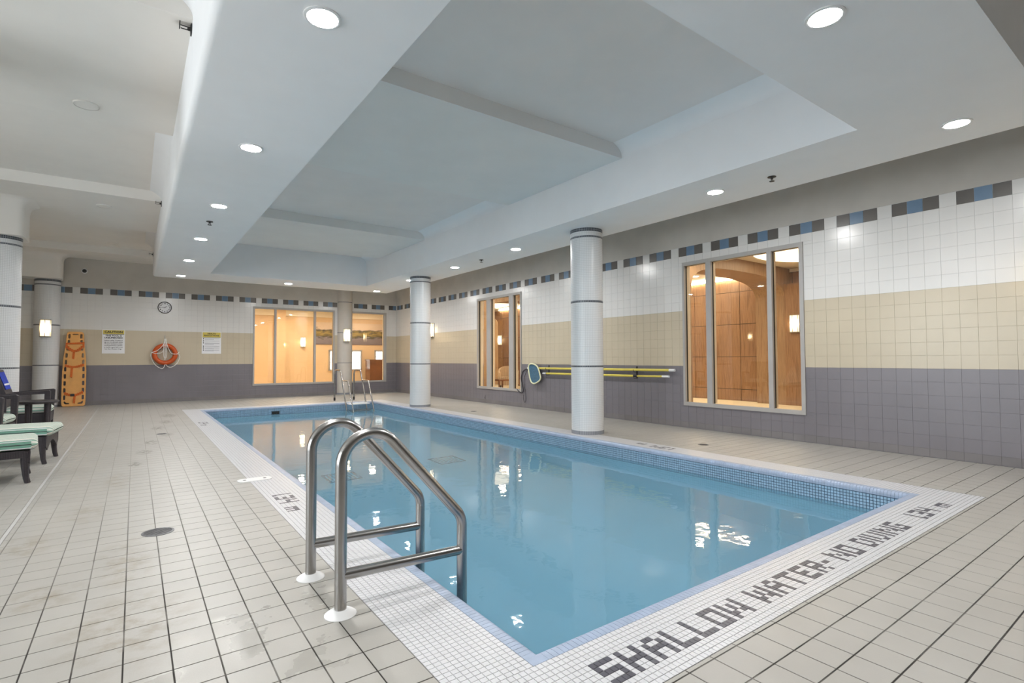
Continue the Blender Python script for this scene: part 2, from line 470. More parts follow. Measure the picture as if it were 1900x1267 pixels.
def text_mb(body, size, align='LEFT', bold=0):
    cu = bpy.data.curves.new('t', 'FONT'); cu.body = body; cu.size = size; cu.align_x = align; cu.offset = bold
    cu.resolution_u = 2
    o = bpy.data.objects.new('t', cu); C.objects.link(o)
    bpy.context.view_layer.update()
    me = bpy.data.meshes.new_from_object(o.evaluated_get(bpy.context.evaluated_depsgraph_get()))
    b = MB(); b.v = [tuple(v.co) for v in me.vertices]
    for p in me.polygons: b.face(list(p.vertices))
    bpy.data.objects.remove(o); bpy.data.curves.remove(cu); bpy.data.meshes.remove(me)
    return b

# ================================================================== SETTING
TT = .004   # how far wall tiles stand proud of their bed
TF = .0022  # and floor tiles
# ------------------------------------------------------------------ floor
fl = struct(empty('floor'), 'pale square floor tiles around the pool with dark dirty joints')
b = MB()
for (x0, x1, y0, y1) in ((XL, SX0, YF, D), (SX0, SX1, YF, SY0), (SX1, W, YF, D), (SX0, SX1, SY1, D)):
    b.box(x0, x1, y0, y1, -.25, -TF)
obj('slab', b, 'floor_grout', fl)
rects = []
def grid_rects(x0, x1, y0, y1, px, py, m=0):
    def cuts(a, b_, ph):
        k = math.ceil((a-ph)/PT+1e-6); l = [a]
        while ph+k*PT < b_-1e-6: l.append(ph+k*PT); k += 1
        l.append(b_); return l
    xs, ys = cuts(x0, x1, px), cuts(y0, y1, py)
    return [(xs[i], xs[i+1], ys[j], ys[j+1], m) for i in range(len(xs)-1) for j in range(len(ys)-1)]
JX = -.688                                              # pale movement joint running along the deck
rects += grid_rects(-4.0, JX-.0112, -1.5, D, SX0, 2.712)
rects += grid_rects(JX+.0112, SX0, -1.5, D, SX0, 2.712)
rects += grid_rects(SX0, SX1, -1.5, SY0, SX0, .912)
rects += grid_rects(SX1, W, -1.5, D, SX1, .912)
rects += grid_rects(SX0, SX1, SY1, D, SX0, 2.712)
lay_tiles(fl, 'floor_tile', rects, (0, 0, -TF), (1, 0, 0), (0, 1, 0), ['floor_tile'], TF, .0056, .0008)
b = MB(); b.box(XL, -4.0, YF, D, -TT, 0); b.box(-4.0, W, YF, -1.5, -TT, 0)
obj('floor_margin', b, 'floor_tile', fl)
struct(obj('trim_1', MB().box(JX-.0100, JX+.0100, -1.5, D-.1, -TT, -.0005), 'caulk'), 'pale caulked movement joint running along the deck tiles')

# ------------------------------------------------------------------ right wall
def wall_slab(name, O, U, V, holes, a0, a1, z0, z1, thick, mat):
    O, U, V = Vector(O), Vector(U), Vector(V); N = U.cross(V)
    b = MB()
    for (a, c, e, f_, m) in cut([(a0, a1, z0, z1, 0)], holes):
        n = len(b.v)
        for dn in (0, -thick):
            b.v += [tuple(O+U*p+V*q+N*dn) for p, q in ((a, e), (c, e), (c, f_), (a, f_))]
        for q in ((0, 1, 2, 3), (7, 6, 5, 4), (0, 4, 5, 1), (1, 5, 6, 2), (2, 6, 7, 3), (3, 7, 4, 0)): b.face([n+i for i in q])
    return b
R1 = (-12.075, -10.065, WZ0, WZ1); R2 = (-5.478, -3.49, WZ0, WZ1)
OR, UR, VR = (W+TT, 0, 0), (0, -1, 0), (0, 0, 1)
wr = struct(empty('wall_right'), 'tiled side wall banded grey, beige and white under a dotted blue frieze')
obj('wall_body', wall_slab('w', OR, UR, VR, [R1, R2], -D-.25, -YF, -.2, Z2+.1, .2, 'wall_grout'), 'wall_grout', wr)
def band_rects(cuts, holes, ncol):
    """all wall-tile rows, and the frieze row separately"""
    rows = [(.006, ZG-6*.156, 3)] + [(ZG-(6-i)*.156, ZG-(5-i)*.156, 0) for i in range(6)]
    rows += [(ZG+i*.156, ZG+(i+1)*.156, 1) for i in range(6)] + [(ZG+(6+i)*.156, ZG+(7+i)*.156, 2) for i in range(6)]
    r, fr = [], []
    for (z0, z1, m) in rows:
        for (a, c, k) in cuts: r.append((a, c, z0, z1, m))
    z0 = ZG+12*.156
    for (a, c, k) in cuts: (r if k == 3 else fr).append((a, c, z0, z0+.156, 2 if k == 3 else (1 if k == 1 else 0)))
    return cut(r, holes), cut(fr, holes)
cuts = []
y = 1.329 - 8*4*PT; k = 0
while y < D-.05:
    y2 = min(y+PT, D-.0)
    cuts.append((-y2, -y, k % 4)); y = y2; k += 1
r, fr = band_rects(cuts, [R1, R2], 4)
TILES = ['tile_grey', 'tile_beige', 'tile_white', 'base_grey']
lay_tiles(wr, 'wall_tile', r, OR, UR, VR, TILES, TT, .0013, .0008)
lay_tiles(wr, 'frieze_tile', fr, OR, UR, VR, ['tile_dark', 'tile_blue'], TT+.001, .0028)
obj('plaster', MB().box(W-.002, W+.01, YF, D, ZG+13*.156+.004, Z2), 'plaster_taupe', wr)

# ------------------------------------------------------------------ back wall
WA = (2.925, 5.395, WZ0, WZ1); WB = (5.945, 7.205, WZ0, WZ1)
OB, UB, VB = (0, D+TT, 0), (1, 0, 0), (0, 0, 1)
wb = struct(empty('wall_back'), 'tiled end wall banded grey, beige and white, carrying signs and life ring')
obj('wall_body', wall_slab('w', OB, UB, VB, [WA, WB], XL-.2, W+.2, -.2, Z2+.1, .2, 'wall_grout'), 'wall_grout', wb)
cuts = []; P2 = .1546
x = -1.17 - 8*4*P2; k = 0
while x < 5.5:
    cuts.append((x, x+P2, k % 4)); x += P2; k += 1
x = 6.045 - PT
cuts.append((cuts[-1][1], x, 3)); k = 3
while x < W-.01:
    x2 = min(x+PT, W); cuts.append((x, x2, k % 4)); x = x2; k += 1
r, fr = band_rects(cuts, [WA, WB], 4)
lay_tiles(wb, 'wall_tile', r, OB, UB, VB, TILES, TT, .0013, .0008)
lay_tiles(wb, 'frieze_tile', fr, OB, UB, VB, ['tile_dark', 'tile_blue'], TT+.001, .0028)
obj('plaster', MB().box(XL, W, D-.002, D+.01, ZG+13*.156+.004, Z2), 'plaster_taupe', wb)

# ------------------------------------------------------------------ left wall and near wall: daylight windows (outside the photograph)
def window(name, O, U, holes_a, holes_z, parts, label, front=.02, depth=.16, mats=('frame_grey', 'frame_back')):
    """a framed window lying in the plane O,U,z; parts = list of clear (a0,a1) pane spans"""
    O, U = Vector(O), Vector(U); V = Vector((0, 0, 1)); N = U.cross(V)
    root = struct(empty(name), label); a0, a1 = holes_a; z0, z1 = holes_z
    def bx(b, p0, p1, q0, q1, n0, n1, m=0):
        n = len(b.v)
        for dn in (n0, n1): b.v += [tuple(O+U*p+V*q+N*dn) for p, q in ((p0, q0), (p1, q0), (p1, q1), (p0, q1))]
        for q in ((3, 2, 1, 0), (4, 5, 6, 7), (0, 1, 5, 4), (1, 2, 6, 5), (2, 3, 7, 6), (3, 0, 4, 7)): b.face([n+i for i in q], m)
    gz0, gz1 = z0+.06, z1-.06
    b = MB(); pa, pb = parts[0][0], parts[-1][1]
    bx(b, a0, a1, z0, gz0, -.028, front); bx(b, a0, a1, gz1, z1, -.028, front)
    bx(b, a0, pa, gz0, gz1, -.028, front); bx(b, pb, a1, gz0, gz1, -.028, front)
    obj('window_frame', b, mats[0], root, fix=True)
    b = MB()
    for q0, q1 in [(a0+.004, pa-.004)]+[(parts[i][1]+.004, parts[i+1][0]-.004) for i in range(len(parts)-1)]+[(pb+.004, a1-.004)]: bx(b, q0, q1, gz0, gz1, -.072, -.028)
    bx(b, a0+.004, a1-.004, z0+.004, gz0-.003, -.072, -.028); bx(b, a0+.004, a1-.004, gz1+.003, z1-.004, -.072, -.028)
    obj('gasket', b, 'gap_black', root, fix=True)
    b = MB()
    bx(b, a0, a1, z0, gz0-.01, -depth, -.072); bx(b, a0, a1, gz1+.01, z1, -depth, -.072)
    bx(b, a0, pa-.012, gz0-.01, gz1+.01, -depth, -.072); bx(b, pb+.012, a1, gz0-.01, gz1+.01, -depth, -.072)
    obj('inner_frame', b, mats[1], root, fix=True)
    for i in range(len(parts)-1):
        b = MB(); bx(b, parts[i][1], parts[i+1][0], gz0, gz1, -.028, front-.005); obj('mullion', b, mats[0], root, fix=True)
        b = MB(); bx(b, parts[i][1]+.012, parts[i+1][0]-.012, gz0, gz1, -depth+.02, -.072); obj('inner_mullion', b, mats[1], root, fix=True)
    for (p0, p1) in parts:
        b = MB(); bx(b, p0-.006, p1+.006, gz0-.006, gz1+.006, -.052, -.046); obj('pane', b, 'window_glass', root, fix=True)
    return root
window('window_1', (W, 0, 0), (0, -1, 0), (R2[0], R2[1]), (WZ0, WZ1), [(-5.44, -5.03), (-4.935, -4.01), (-3.94, -3.545)], 'three-light grey window showing oak panelling behind')
window('window_2', (W, 0, 0), (0, -1, 0), (R1[0], R1[1]), (WZ0, WZ1), [(-12.03, -11.6), (-11.42, -10.58), (-10.40, -10.105)], 'three-light grey window showing striped armchair behind')
window('window_3', (0, D, 0), (1, 0, 0), (WA[0], WA[1]), (WZ0, WZ1), [(2.97, 3.53), (3.59, 4.73), (4.79, 5.35)], 'three-light grey window into peach-walled room')
window('window_4', (0, D, 0), (1, 0, 0), (WB[0], WB[1]), (WZ0, WZ1), [(5.985, 7.115)], 'single-light grey window beside half column')
LW = [(.4, 3.0), (4.2, 6.8)]
b = wall_slab('w', (XL, 0, 0), (0, 1, 0), (0, 0, 1), [(a, c, .5, 3.3) for a, c in LW], YF-.2, D+.2, -.2, Z2+.1, .25, '')
wl = struct(obj('wall_left', b, 'tile_white'), 'white outer wall with tall daylight windows')
for i, (a, c) in enumerate(LW):
    window('window_%d' % (5+i), (XL, 0, 0), (0, 1, 0), (a, c), (.5, 3.3), [(a+.05, (a+c)/2-.03), ((a+c)/2+.03, c-.05)], 'tall outer window in the left wall')
NW = []
b = wall_slab('w', (0, YF, 0), (-1, 0, 0), (0, 0, 1), [(-c, -a, .5, 3.3) for a, c in NW], -W-.2, -XL+.2, -.2, Z2+.1, .25, '')
wn = struct(obj('wall_front', b, 'plaster_dusk'), 'plain taupe wall behind the viewpoint')
for i, (a, c) in enumerate(NW):
    window('window_%d' % (10+i), (0, YF, 0), (-1, 0, 0), (-c, -a), (.5, 3.3), [(-c+.05, -(a+c)/2-.03), (-(a+c)/2+.03, -a-.05)], 'tall outer window behind the viewpoint')
def portal(loc, rot, sx, sy):
    l = bpy.data.lights.new('sky_portal', 'AREA'); l.shape = 'RECTANGLE'; l.size = sx; l.size_y = sy; l.cycles.is_portal = True
    o = bpy.data.objects.new('sky_portal', l); C.objects.link(o); o.location = loc; o.rotation_euler = rot
for a, c in LW: portal((XL-.02, (a+c)/2, 1.9), (0, -PI/2, 0), 2.8, c-a)
for a, c in NW: portal(((a+c)/2, YF-.02, 1.9), (PI/2, 0, 0), c-a, 2.8)

# ------------------------------------------------------------------ ceiling: panels, beams, coved edges, dropped ring
ce = struct(empty('ceiling'), 'pale plaster ceiling with shallow beams above a dropped white ring')
obj('ceiling_panel', MB().box(XL, RX0+.4, YF, D, Z2, Z2+.1), 'plaster_left', ce)
obj('ceiling_panel', MB().box(RX0+.4, W, YF, D, Z2, Z2+.1), 'plaster_panel', ce)
for y0 in BEAMS:
    y1 = min(y0+BW, D)
    obj('beam', MB().box(XL, RX0+.1, y0, y1, Z1, Z2), 'plaster_left', ce)
    obj('beam', MB().box(RX1-.1, RX2+.1, y0, y1, Z1, Z2), 'plaster_beam', ce)
    obj('beam', MB().box(RX3-.1, W, y0, y1, Z1, Z2), 'plaster_beam', ce)
def cove(xw, dirn, y0, y1, mat):
    prof = [(xw-dirn*.1, Z1), (xw, Z1)]
    for i in range(9):
        th = math.radians(72)*i/8
        prof.append((xw+dirn*.165*(1-math.cos(th))/(1-math.cos(math.radians(72))), Z1+(Z2-Z1)*math.sin(th)/math.sin(math.radians(72))))
    prof.append((xw-dirn*.1, Z2))
    b = MB(); b.prism([(p[0], p[1]) for p in prof], 1, y0, y1); obj('cove', b, mat, ce, smooth=35, fix=True)
spans = [(BEAMS[i]+BW, BEAMS[i+1]) for i in range(3)]
for (y0, y1) in spans:
    cove(RX0+.001, -1, max(y0, RY0), min(y1, RY3), 'plaster_white')
    a, c = max(y0, RY1), min(y1, RY2)
    cove(RX2-.001, -1, a, c, 'plaster_white'); cove(RX1+.001, 1, a, c, 'plaster_white')
b = MB()
rr = .055
lp = [(RX1, ZS), (RX1, Z2), (RX0, Z2)] + [(RX0+rr*(1-math.cos(t_)), ZS+rr*(1-math.sin(t_))) for t_ in [PI/2*i/6 for i in range(7)]]
b.prism(lp, 1, RY0, RY3)
b.box(RX1, RX3, RY0, RY1, ZS, Z2); b.box(RX1, RX3, RY2, RY3, ZS, Z2); b.box(RX2, RX3, RY1, RY2, ZS, Z2)
obj('dropped_ring', b, 'plaster_white', ce, smooth=30, fix=True)

# ================================================================== POOL
pool = thing('swimming_pool', 'long rectangular indoor pool with blue tiled rim and white mosaic border', 'pool', ((CX0+CX1)/2, (CY0+CY1)/2, -1.55))
b = MB()
for (x0, x1, y0, y1) in ((SX0, SX1, SY0, CY0), (SX0, SX1, CY1, SY1), (SX0, CX0, CY0, CY1), (CX1, SX1, CY0, CY1)):
    b.box(x0, x1, y0, y1, -.25, -.003)
PO = obj('mosaic_border', b, 'mosaic_grout', pool, loc=-pool.location)
FONT = {
 'S': 'XXXX X... XXXX ...X XXXX', 'H': 'X..X X..X XXXX X..X X..X', 'A': '.XX. X..X XXXX X..X X..X', 'L': 'X... X... X... X... XXXX',
 'O': 'XXXX X..X X..X X..X XXXX', 'W': 'X...X X.X.X X.X.X XX.XX X...X', 'T': 'XXXXX ..X.. ..X.. ..X.. ..X..', 'E': 'XXXX X... XXX. X... XXXX',
 'R': 'XXXX X..X XXXX X.X. X..X', '-': '.. .. XX .. ..', 'N': 'X...X XX..X X.X.X X..XX X...X', 'D': 'XXX. X..X X..X X..X XXX.', 'I': 'X X X X X',
 'V': 'X..X X..X X..X X..X .XX.', 'G': 'XXXX X... X.XX X..X XXXX', '1': 'X X X X X', '.': '. . . . X', '3': 'XXXX ...X .XXX ...X XXXX',
 '4': 'X..X X..X XXXX ...X ...X', 'm': '..... ..... XXXXX X.X.X X.X.X'}
NEAR = [('S', 0), ('H', 5), ('A', 10), ('L', 15), ('L', 20), ('O', 25), ('W', 30), ('W', 39), ('A', 45), ('T', 50), ('E', 56), ('R', 61), ('-', 66), ('N', 71), ('O', 77),
        ('D', 85), ('I', 90), ('V', 92), ('I', 97), ('N', 99), ('G', 105), ('1', 120), ('.', 121), ('3', 123), ('4', 128), ('m', 137)]
MARK = [('1', 0), ('.', 1), ('3', 3), ('4', 8), ('m', 17)]
def pix(layout):
    s_ = set()
    for ch, c0 in layout:
        for r_, row in enumerate(FONT[ch].split()):
            for c_, q in enumerate(row):
                if q == 'X': s_.add((c0+c_, r_))
    return s_
PA = .0272                                   # mosaic pitch along the border
white, dark = [], []
near = pix(NEAR); NR = 12; pr = (CY0-SY0)/NR
cs0 = 1.4412-PA/2                             # left edge of the S
k0 = int((cs0-SX0)/PA); sx = cs0-k0*PA
i = 0; xs = [SX0]
while sx+i*PA < SX1:
    if sx+i*PA > SX0+.004: xs.append(sx+i*PA)
    i += 1
xs.append(SX1)
for i in range(len(xs)-1):
    col_ = round((xs[i]-cs0)/PA)
    for r_ in range(NR):
        y1 = CY0-r_*pr
        (dark if (col_, r_-4) in near else white).append((xs[i], xs[i+1], y1-pr, y1, 0))
mk = pix(MARK)
def side(x0, x1, flip, starts):
    nr = 11; pw = (x1-x0)/nr; n = int((SY1-CY0)/PA)+1; py = (SY1-CY0)/n
    for j in range(n):
        y0 = CY0+j*py
        for r_ in range(nr):
            isd = False
            for st in starts:
                if not flip: c_ = round((st-(y0+py/2))/py); rr_ = (nr-1-r_)-4     # letter tops toward +x, read toward -y
                else: c_ = round(((y0+py/2)-st)/py); rr_ = r_-3
                if (c_, rr_) in mk: isd = True
            (dark if isd else white).append((x0+r_*pw, x0+(r_+1)*pw, y0, y0+py, 0))
side(SX0, CX0, False, [4.917, 11.42])
side(CX1, SX1, True, [4.27])
n = int((CX1-CX0)/PA); px = (CX1-CX0)/n; nr = 11; pw = (SY1-CY1)/nr
for i in range(n):
    for r_ in range(nr): white.append((CX0+i*px, CX0+(i+1)*px, CY1+r_*pw, CY1+(r_+1)*pw, 0))
lay_tiles(PO, 'border_tile', white, (0, 0, -.003), (1, 0, 0), (0, 1, 0), ['mosaic_white'], .003, .0024, .0006)
lay_tiles(PO, 'letter_tile', dark, (0, 0, -.003), (1, 0, 0), (0, 1, 0), ['mosaic_dark'], .003, .0024, .0006)

# coping: rounded blue trim tiles on all four edges
b = MB()
e = .0012
b.box(CX0-.0, CX0+CW-e, CY0, CY1, -.25, -.03); b.box(CX1-CW+e, CX1, CY0, CY1, -.25, -.03)
b.box(CX0, CX1, CY0, CY0+CW-e, -.25, -.03); b.box(CX0, CX1, CY1-CW+e, CY1, -.25, -.03)
CO = obj('coping', b, 'band_grout', pool, loc=-pool.location)
prof = [(0, 0)] + [(CW-.034+.034*math.sin(t_), -.034+.034*math.cos(t_)) for t_ in [PI/2*i/5 for i in range(6)]] + [(CW, -.052)]
def cop_mesh(ln):
    b = MB(); h = ln/2; k = len(prof)
    b.v = [(p[0], -h, p[1]) for p in prof] + [(p[0], h, p[1]) for p in prof] + [(0, -h, -.05), (0, h, -.05)]
    for i in range(k-1): b.face((i, i+1, k+i+1, k+i))
    b.face(list(range(k))[::-1]+[2*k]); b.face(list(range(k, 2*k))+[2*k+1])
    return b
cops = []
def edge(p0, p1, inward):
    p0, p1, inward = Vector(p0), Vector(p1), Vector(inward); n = round((p1-p0).length/PA); st = (p1-p0)/n
    for i in range(n):
        p = p0+st*(i+.5); cops.append((score(p+Vector((0, 0, 0)), 1, Vector((0, 0, 1))), p, inward, st.length))
edge((CX0+CW, CY0, 0), (CX1-CW, CY0, 0), (0, 1, 0)); edge((CX0+CW, CY1, 0), (CX1-CW, CY1, 0), (0, -1, 0))
edge((CX0, CY0+CW, 0), (CX0, CY1-CW, 0), (1, 0, 0)); edge((CX1, CY0+CW, 0), (CX1, CY1-CW, 0), (-1, 0, 0))
cb = MB(); pf = prof[:-1]+[(CW, -.052)]
for i in range(len(pf)-1):              # mitred corner tile
    (u0, z0), (u1, z1) = pf[i], pf[i+1]
    cb.quad((u0, u0, z0), (u1, u1, z1), (u1, CW, z1), (u0, CW, z0)); cb.quad((u0, u0, z0), (CW, u0, z0), (CW, u1, z1), (u1, u1, z1))
cmesh = cb.mesh('corner_tile', 'coping_blue')
for (x, y, rz) in ((CX0, CY0, 0), (CX1, CY0, PI/2), (CX1, CY1, PI), (CX0, CY1, -PI/2)): link('corner_tile', cmesh, CO, (x, y, 0), (0, 0, rz))
cops.sort(key=lambda q: -q[0])
cm = cop_mesh(PA-.0016).mesh('coping_tile', 'coping_blue', 50); jb = MB(); tpl = cop_mesh(PA-.0016)
for i, (s_, p, inw, ln) in enumerate(cops):
    rz = math.atan2(inw.y, inw.x)
    if i < 300:
        link('coping_tile', cm, CO, p, (0, 0, rz))
    else:
        n = len(jb.v); c_, q = math.cos(rz), math.sin(rz)
        jb.v += [(p.x+v[0]*c_-v[1]*q, p.y+v[0]*q+v[1]*c_, v[2]) for v in tpl.v]
        for f_ in tpl.f: jb.face([n+t_ for t_ in f_])
o = obj('coping_row', jb, 'coping_blue', CO, smooth=50); o['kind'] = 'stuff'

# basin and waterline mosaic
DEP = WATER-1.34
b = MB()
b.box(PX0-.2, PX1+.2, PY0-.2, PY1+.2, DEP-.15, DEP)
b.box(PX0-.2, PX0, PY0-.2, PY1+.2, DEP, -.25); b.box(PX1, PX1+.2, PY0-.2, PY1+.2, DEP, -.25)
b.box(PX0, PX1, PY0-.2, PY0, DEP, -.25); b.box(PX0, PX1, PY1, PY1+.2, DEP, -.25)
BA = obj('basin', b, 'pool_paint', pool, loc=-pool.location)
b = MB()
b.box(PX0-.06, PX0+.0005, PY0, PY1, -.36, -.052); b.box(PX1-.0005, PX1+.06, PY0, PY1, -.36, -.052)
b.box(PX0, PX1, PY0-.06, PY0+.0005, -.36, -.052); b.box(PX0, PX1, PY1-.0005, PY1+.06, -.36, -.052)
obj('waterline_bed', b, 'band_grout', BA)
ZB0, NB = -.056, 9; PB = .0272; GB = .005
def band(O, U, ln, holes=()):
    n = round(ln/PB); p = ln/n; r = []
    for i in range(n):
        for j in range(NB): r.append((i*p, (i+1)*p, ZB0-(j+1)*PB, ZB0-j*PB, 0))
    r = cut(r, holes)
    lay_tiles(BA, 'waterline_tile', r, O, U, (0, 0, 1), ['band_blue'], .002, GB, .0005, limit=0, stuff='waterline_tiles')
band((PX1-.0005, PY1, 0), (0, -1, 0), PY1-PY0); band((PX0+.0005, PY0, 0), (0, 1, 0), PY1-PY0)
band((PX0, PY1-.0005, 0), (1, 0, 0), PX1-PX0, [(2.79-PX0, 2.98-PX0, -.21, -.12)]); band((PX1, PY0+.0005, 0), (-1, 0, 0), PX1-PX0)
obj('return_inlet', MB().box(2.80, 2.97, PY1-.003, PY1+.02, -.205, -.125), 'gap_black', BA)
def pool_drain(cx, cy):
    b = MB(); r_, w_ = .23, .035
    b.box(cx-r_, cx+r_, cy-r_, cy-r_+w_, DEP, DEP+.02); b.box(cx-r_, cx+r_, cy+r_-w_, cy+r_, DEP, DEP+.02)
    b.box(cx-r_, cx-r_+w_, cy-r_, cy+r_, DEP, DEP+.02); b.box(cx+r_-w_, cx+r_, cy-r_, cy+r_, DEP, DEP+.02)
    obj('main_drain', b, 'pool_band_dark', BA)
    b = MB()
    for q in range(7): b.box(cx-.17+q*.05, cx-.14+q*.05, cy-.18, cy+.18, DEP, DEP+.012)
    obj('drain_grille', b, 'frame_grey', BA)
pool_drain(4.15, 7.55); pool_drain(2.42, 7.5)
b = MB(); b.quad((PX0+.002, PY0+.002, WATER), (PX1-.002, PY0+.002, WATER), (PX1-.002, PY1-.002, WATER), (PX0+.002, PY1-.002, WATER))
wt = tag(obj('pool_water', b, 'water'), 'still turquoise water filling the swimming pool', 'water'); wt['kind'] = 'stuff'

# ================================================================== COLUMNS
CR = .254
def cyl_uv(r, z0, z1, seg=48, z_cuts=1):
    b = MB(); b.uvs = []
    for k in range(z_cuts+1):
        z = z0+(z1-z0)*k/z_cuts
        for q in range(seg+1):
            an = 2*PI*q/seg; b.v.append((r*math.cos(an), r*math.sin(an), z)); b.uvs.append((an*CR, z))
    for k in range(z_cuts):
        for q in range(seg): i = k*(seg+1)+q; b.face((i, i+1, i+seg+2, i+seg+1))
    return b
BANDS = [(3.155, ZS), (3.06, 3.087), (2.045, 2.078), (1.04, 1.067)]
def column(x, y, label, cap=None, half=False, mat='column_mosaic'):
    t = thing('column', label, 'column', (x, y, 0), 0, None)
    obj('shaft', cyl_uv(CR, .055, ZS if not half else Z1), mat, t, smooth=40)
    for i, (z0, z1) in enumerate(BANDS if not half else [(3.075, 3.095), (2.05, 2.07), (1.045, 1.06)]):
        obj('band', cyl_uv(CR+.0015, z0, z1), 'column_band', t, smooth=40)
    bb = cyl_uv(CR+.003, 0, .055)
    obj('base', bb, 'column_base', t, smooth=40)
    if cap:
        x0, x1, y0, y1 = cap; b = MB(); r_ = .09
        pts = []
        for (cx, cy, a0) in ((x1-r_, y1-r_, 0), (x0+r_, y1-r_, 90), (x0+r_, y0+r_, 180), (x1-r_, y0+r_, 270)):
            for k in range(6):
                an = math.radians(a0+18*k); pts.append((cx+r_*math.cos(an), cy+r_*math.sin(an), math.cos(an), math.sin(an)))
        lv = [(ZS, 0), (3.66, 0), (3.72, .008), (3.77, .03), (3.81, .075), (Z1-.001, .13)]
        for z, e in lv: b.v += [(p[0]+p[2]*e-x, p[1]+p[3]*e-y, z) for p in pts]
        k = len(pts)
        for i in range(len(lv)-1):
            for q in range(k): w = (q+1) % k; b.face((i*k+q, i*k+w, (i+1)*k+w, (i+1)*k+q))
        b.face(list(range(k))[::-1])
        obj('capital', b, 'plaster_left', t, smooth=35)
    return t
column(5.829, 6.012, 'white mosaic column standing at pool edge in front of the yellow poles')
column(5.76, 11.845, 'white mosaic column standing at pool edge near the steel-stepped ladder')
column(-1.802, 11.84, 'white mosaic column behind the dark wicker armchairs', (-2.10, -1.50, 11.50, 12.20))
column(-1.80, 6.01, 'white mosaic column beside the striped loungers', (-2.10, -1.50, 5.68, 6.36))
column(-1.80, 17.50, 'white mosaic half column with lit sconce beside orange spine board', (-3.0, -1.50, 17.02, D))
column(5.735, 17.60, 'half column with lit sconce between the two end windows', half=True, mat='plaster_pilaster')

# ================================================================== LIGHT FITTINGS
def downlight(x, y, z, label, group, mat='lamp_white', r=.094):
    t = thing('downlight', label, 'ceiling light', (x, y, z), 0, group)
    b = MB(); b.lathe([(r+.014, 0), (r+.014, -.006), (r+.004, -.010), (r-.006, -.008), (r-.010, .0)], 32); obj('trim_ring', b, 'white_plastic', t, smooth=40, fix=True)
    b = MB(); b.lathe([(r-.008, -.006), (r*.6, -.0095), (.0005, -.011)], 32); obj('lens', b, mat, t, smooth=40, fix=True)
    return t
G1 = 'round downlights set in the dropped ceiling ring'
pts = [(.875, y) for y in (3.115, 5.464, 7.80, 10.12, 12.47, 14.83)] + [(3.314, 14.80), (5.85, 14.98), (3.306, 1.367), (5.77, 1.35), (5.737, 3.66), (5.71, 7.75), (5.75, 10.10), (5.75, 12.42), (.875, 1.30)]  # last one, at the near left corner, is unseen and added for light
d0 = None
for (x, y) in pts:
    lb = 'bright round downlight in the ceiling-ring strip over the lounger side deck' if x < 2 else ('bright round downlight in the ceiling-ring strip along the pole and window wall' if 2 < y < 14 else
         ('bright round downlight in the ceiling-ring end strip before the clock wall' if y > 14 else 'bright round downlight in the ceiling-ring end strip over the SHALLOW WATER lettering'))
    if d0 is None: d0 = downlight(x, y, ZS, lb, G1)
    else: dup(d0, (x, y, ZS), label=lb)

def sconce(loc, rz, label, mat='shade_warm', w=.205, h=.42, d=.11):
    """lit lantern sconce; local -y points away from the wall"""
    t = thing('wall_sconce', label, 'sconce', loc, rz)
    obj('back_plate', MB().box(-w/2-.01, w/2+.01, -.02, 0, -h/2-.01, h/2+.01), 'frame_grey', t)
    n = 8; pts = [(-w/2, -.02)] + [(-w/2*math.cos(PI*k/n), -.02-d*math.sin(PI*k/n)) for k in range(1, n)] + [(w/2, -.02)]
    b = MB(); b.prism(pts, 2, -h/2+.012, h/2-.012); obj('shade', b, mat, t, fix=True)
    for z in (-h/2, h/2-.012):
        b = MB(); b.prism([(p[0]*1.03, p[1]*1.02) for p in pts], 2, z, z+.012); obj('rim', b, 'frame_grey', t, fix=True)
    for k in (1, 4, 7):
        p = pts[k]; b = MB(); b.box(p[0]-.006, p[0]+.006, p[1]-.008, p[1]+.002, -h/2, h/2); obj('vertical_bar', b, 'frame_grey', t)
    for z in [-.13, -.065, 0, .065, .13]:
        b = MB(); b.tube([(p[0]*1.005, p[1]*1.02, z) for p in pts[1:-1]], .0025, 5); obj('crossbar', b, 'frame_grey', t)
    return t
sconce((-1.80, 17.50-CR-.003, 1.97), 0, 'lit lantern sconce on the mosaic half column beside spine board')
sconce((5.735, 17.60-CR-.003, 1.97), 0, 'lit lantern sconce on the half column between end windows')
sconce((W-.002, 14.70, 2.07), -PI/2, 'lit lantern sconce on side wall near the far corner')
sconce((W-.002, .95, 2.07), -PI/2, 'lit lantern sconce on side wall past the frieze end')
sconce((XL+.01, 3.6, 2.07), PI/2, 'lantern sconce added for warm fill on outer wall between windows')  # outer-wall sconces are unseen, added to warm the far left of the hall
sconce((XL+.01, 8.3, 2.07), PI/2, 'lantern sconce added for warm fill on outer wall past the last window')
sconce((XL+.01, 12.0, 2.07), PI/2, 'lantern sconce added for warm fill on outer wall level with the armchairs')
sconce((XL+.01, 15.5, 2.07), PI/2, 'lantern sconce added for warm fill on outer wall near the end wall')

